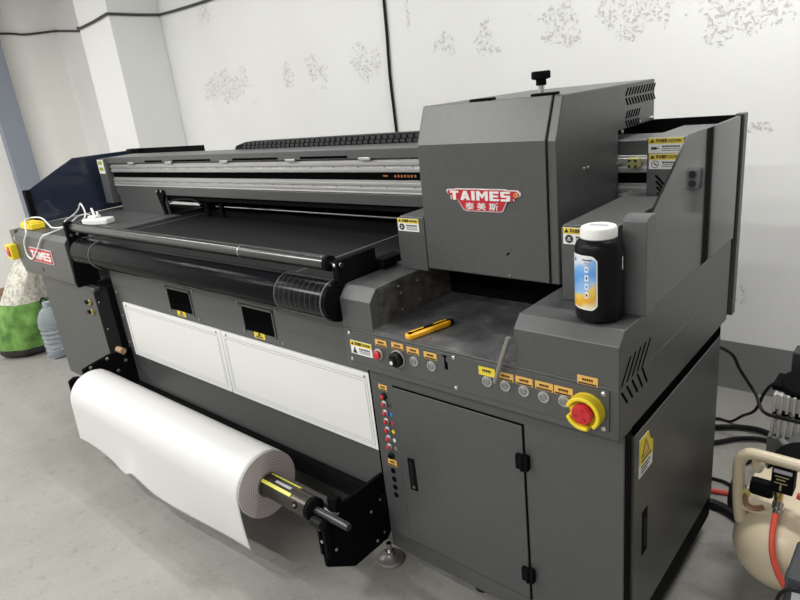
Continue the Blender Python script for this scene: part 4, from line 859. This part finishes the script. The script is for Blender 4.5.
cable([(-0.66, 2.28, 0.008), (-0.573, 2.302, 0.008), (-0.52, 2.30, 0.008), (-0.475, 2.27, 0.008), (-0.46, 2.31, 0.008), (-0.49, 2.35, 0.008), (-0.519, 2.416, 0.008), (-0.49, 2.48, 0.008), (-0.47, 2.53, 0.008), (-0.445, 2.56, 0.008)], 0.0065, 'thin black cable with a small loop on the floor behind the compressor wheel')
cable([(-0.70, 2.08, 0.018), (-0.60, 2.11, 0.018), (-0.52, 2.13, 0.018), (-0.45, 2.11, 0.018), (-0.40, 2.07, 0.018)], 0.018, 'short thick black hose on the floor running under the printer beside the compressor', name='black_hose', cat='hose')
cable([(-0.13, 1.35, 0.44), (-0.165, 1.352, 0.43), (-0.182, 1.352, 0.40), (-0.190, 1.352, 0.33), (-0.195, 1.352, 0.25), (-0.20, 1.353, 0.12), (-0.215, 1.35, 0.02), (-0.26, 1.30, 0.007)], 0.004, 'thin black cable arching over the corner of the dark equipment case')
# wall cables and fittings
cable([(LW + 0.012, 1.6, 2.55), (LW + 0.012, 2.55, 2.565), (LW + 0.012, 2.78, 2.555), (LW + 0.012, 3.09, 2.585), (LW + 0.05, BW - 0.012, 2.58), (-6.6, BW - 0.012, 2.47), (-5.96, BW - 0.012, 2.42), (-5.942, 3.05, 2.42), (-5.942, 2.70, 2.41), (-5.92, 2.653, 2.40), (-5.87, 2.653, 2.398), (-5.607, 2.653, 2.41), (-5.36, 2.653, 2.43), (-5.338, 2.68, 2.43), (-5.338, 2.9, 2.425), (-5.338, 3.09, 2.426), (-5.31, BW - 0.012, 2.425), (-5.05, BW - 0.012, 2.419), (-4.57, BW - 0.012, 2.417), (-3.9, BW - 0.012, 2.43)], 0.011, 'dark grey cable running along the wall and round the corner pillar, top left', mat('cable_grey', (0.05, 0.05, 0.05), 0.5))
vc = MB().tube([(-2.755, BW - 0.012, 3.38), (-2.755, BW - 0.012, 2.12), (-2.771, BW - 0.012, 1.69), (-2.766, BW - 0.012, 1.32), (-2.766, BW - 0.012, 0.28)], 0.009, 8, 3).build('black_cable', RUBBER, None)
tag(vc, 'black cable running straight down the white wall behind the carriage hood', 'cable')
# fittings on the back wall, mirrored in the glossy side panel
so_ = empty('wall_socket', (-0.075, BW - 0.03, 1.01), 'grey wall socket box reflected in the glossy panel at the printer\'s right end', 'socket')
MB().box(-0.105, -0.045, BW - 0.055, BW - 0.001, 1.01, 1.105).build('socket_box', LGREY, so_, 0.006)
for zz in (1.038, 1.080): MB().lathe([(0.016, 0), (0.018, 0.004), (0.013, 0.004), (0.012, 0.001)], (-0.075, BW - 0.055, zz), (0, -1, 0), 20).build('outlet', GREYCASE, so_)
cd_ = MB().box(-0.145, -0.120, BW - 0.03, BW - 0.001, 0.26, 3.38).build('cable_duct', BLACK, None, 0.003)
tag(cd_, 'black vertical cable duct on the wall above the socket, beyond the printer', 'cable duct')
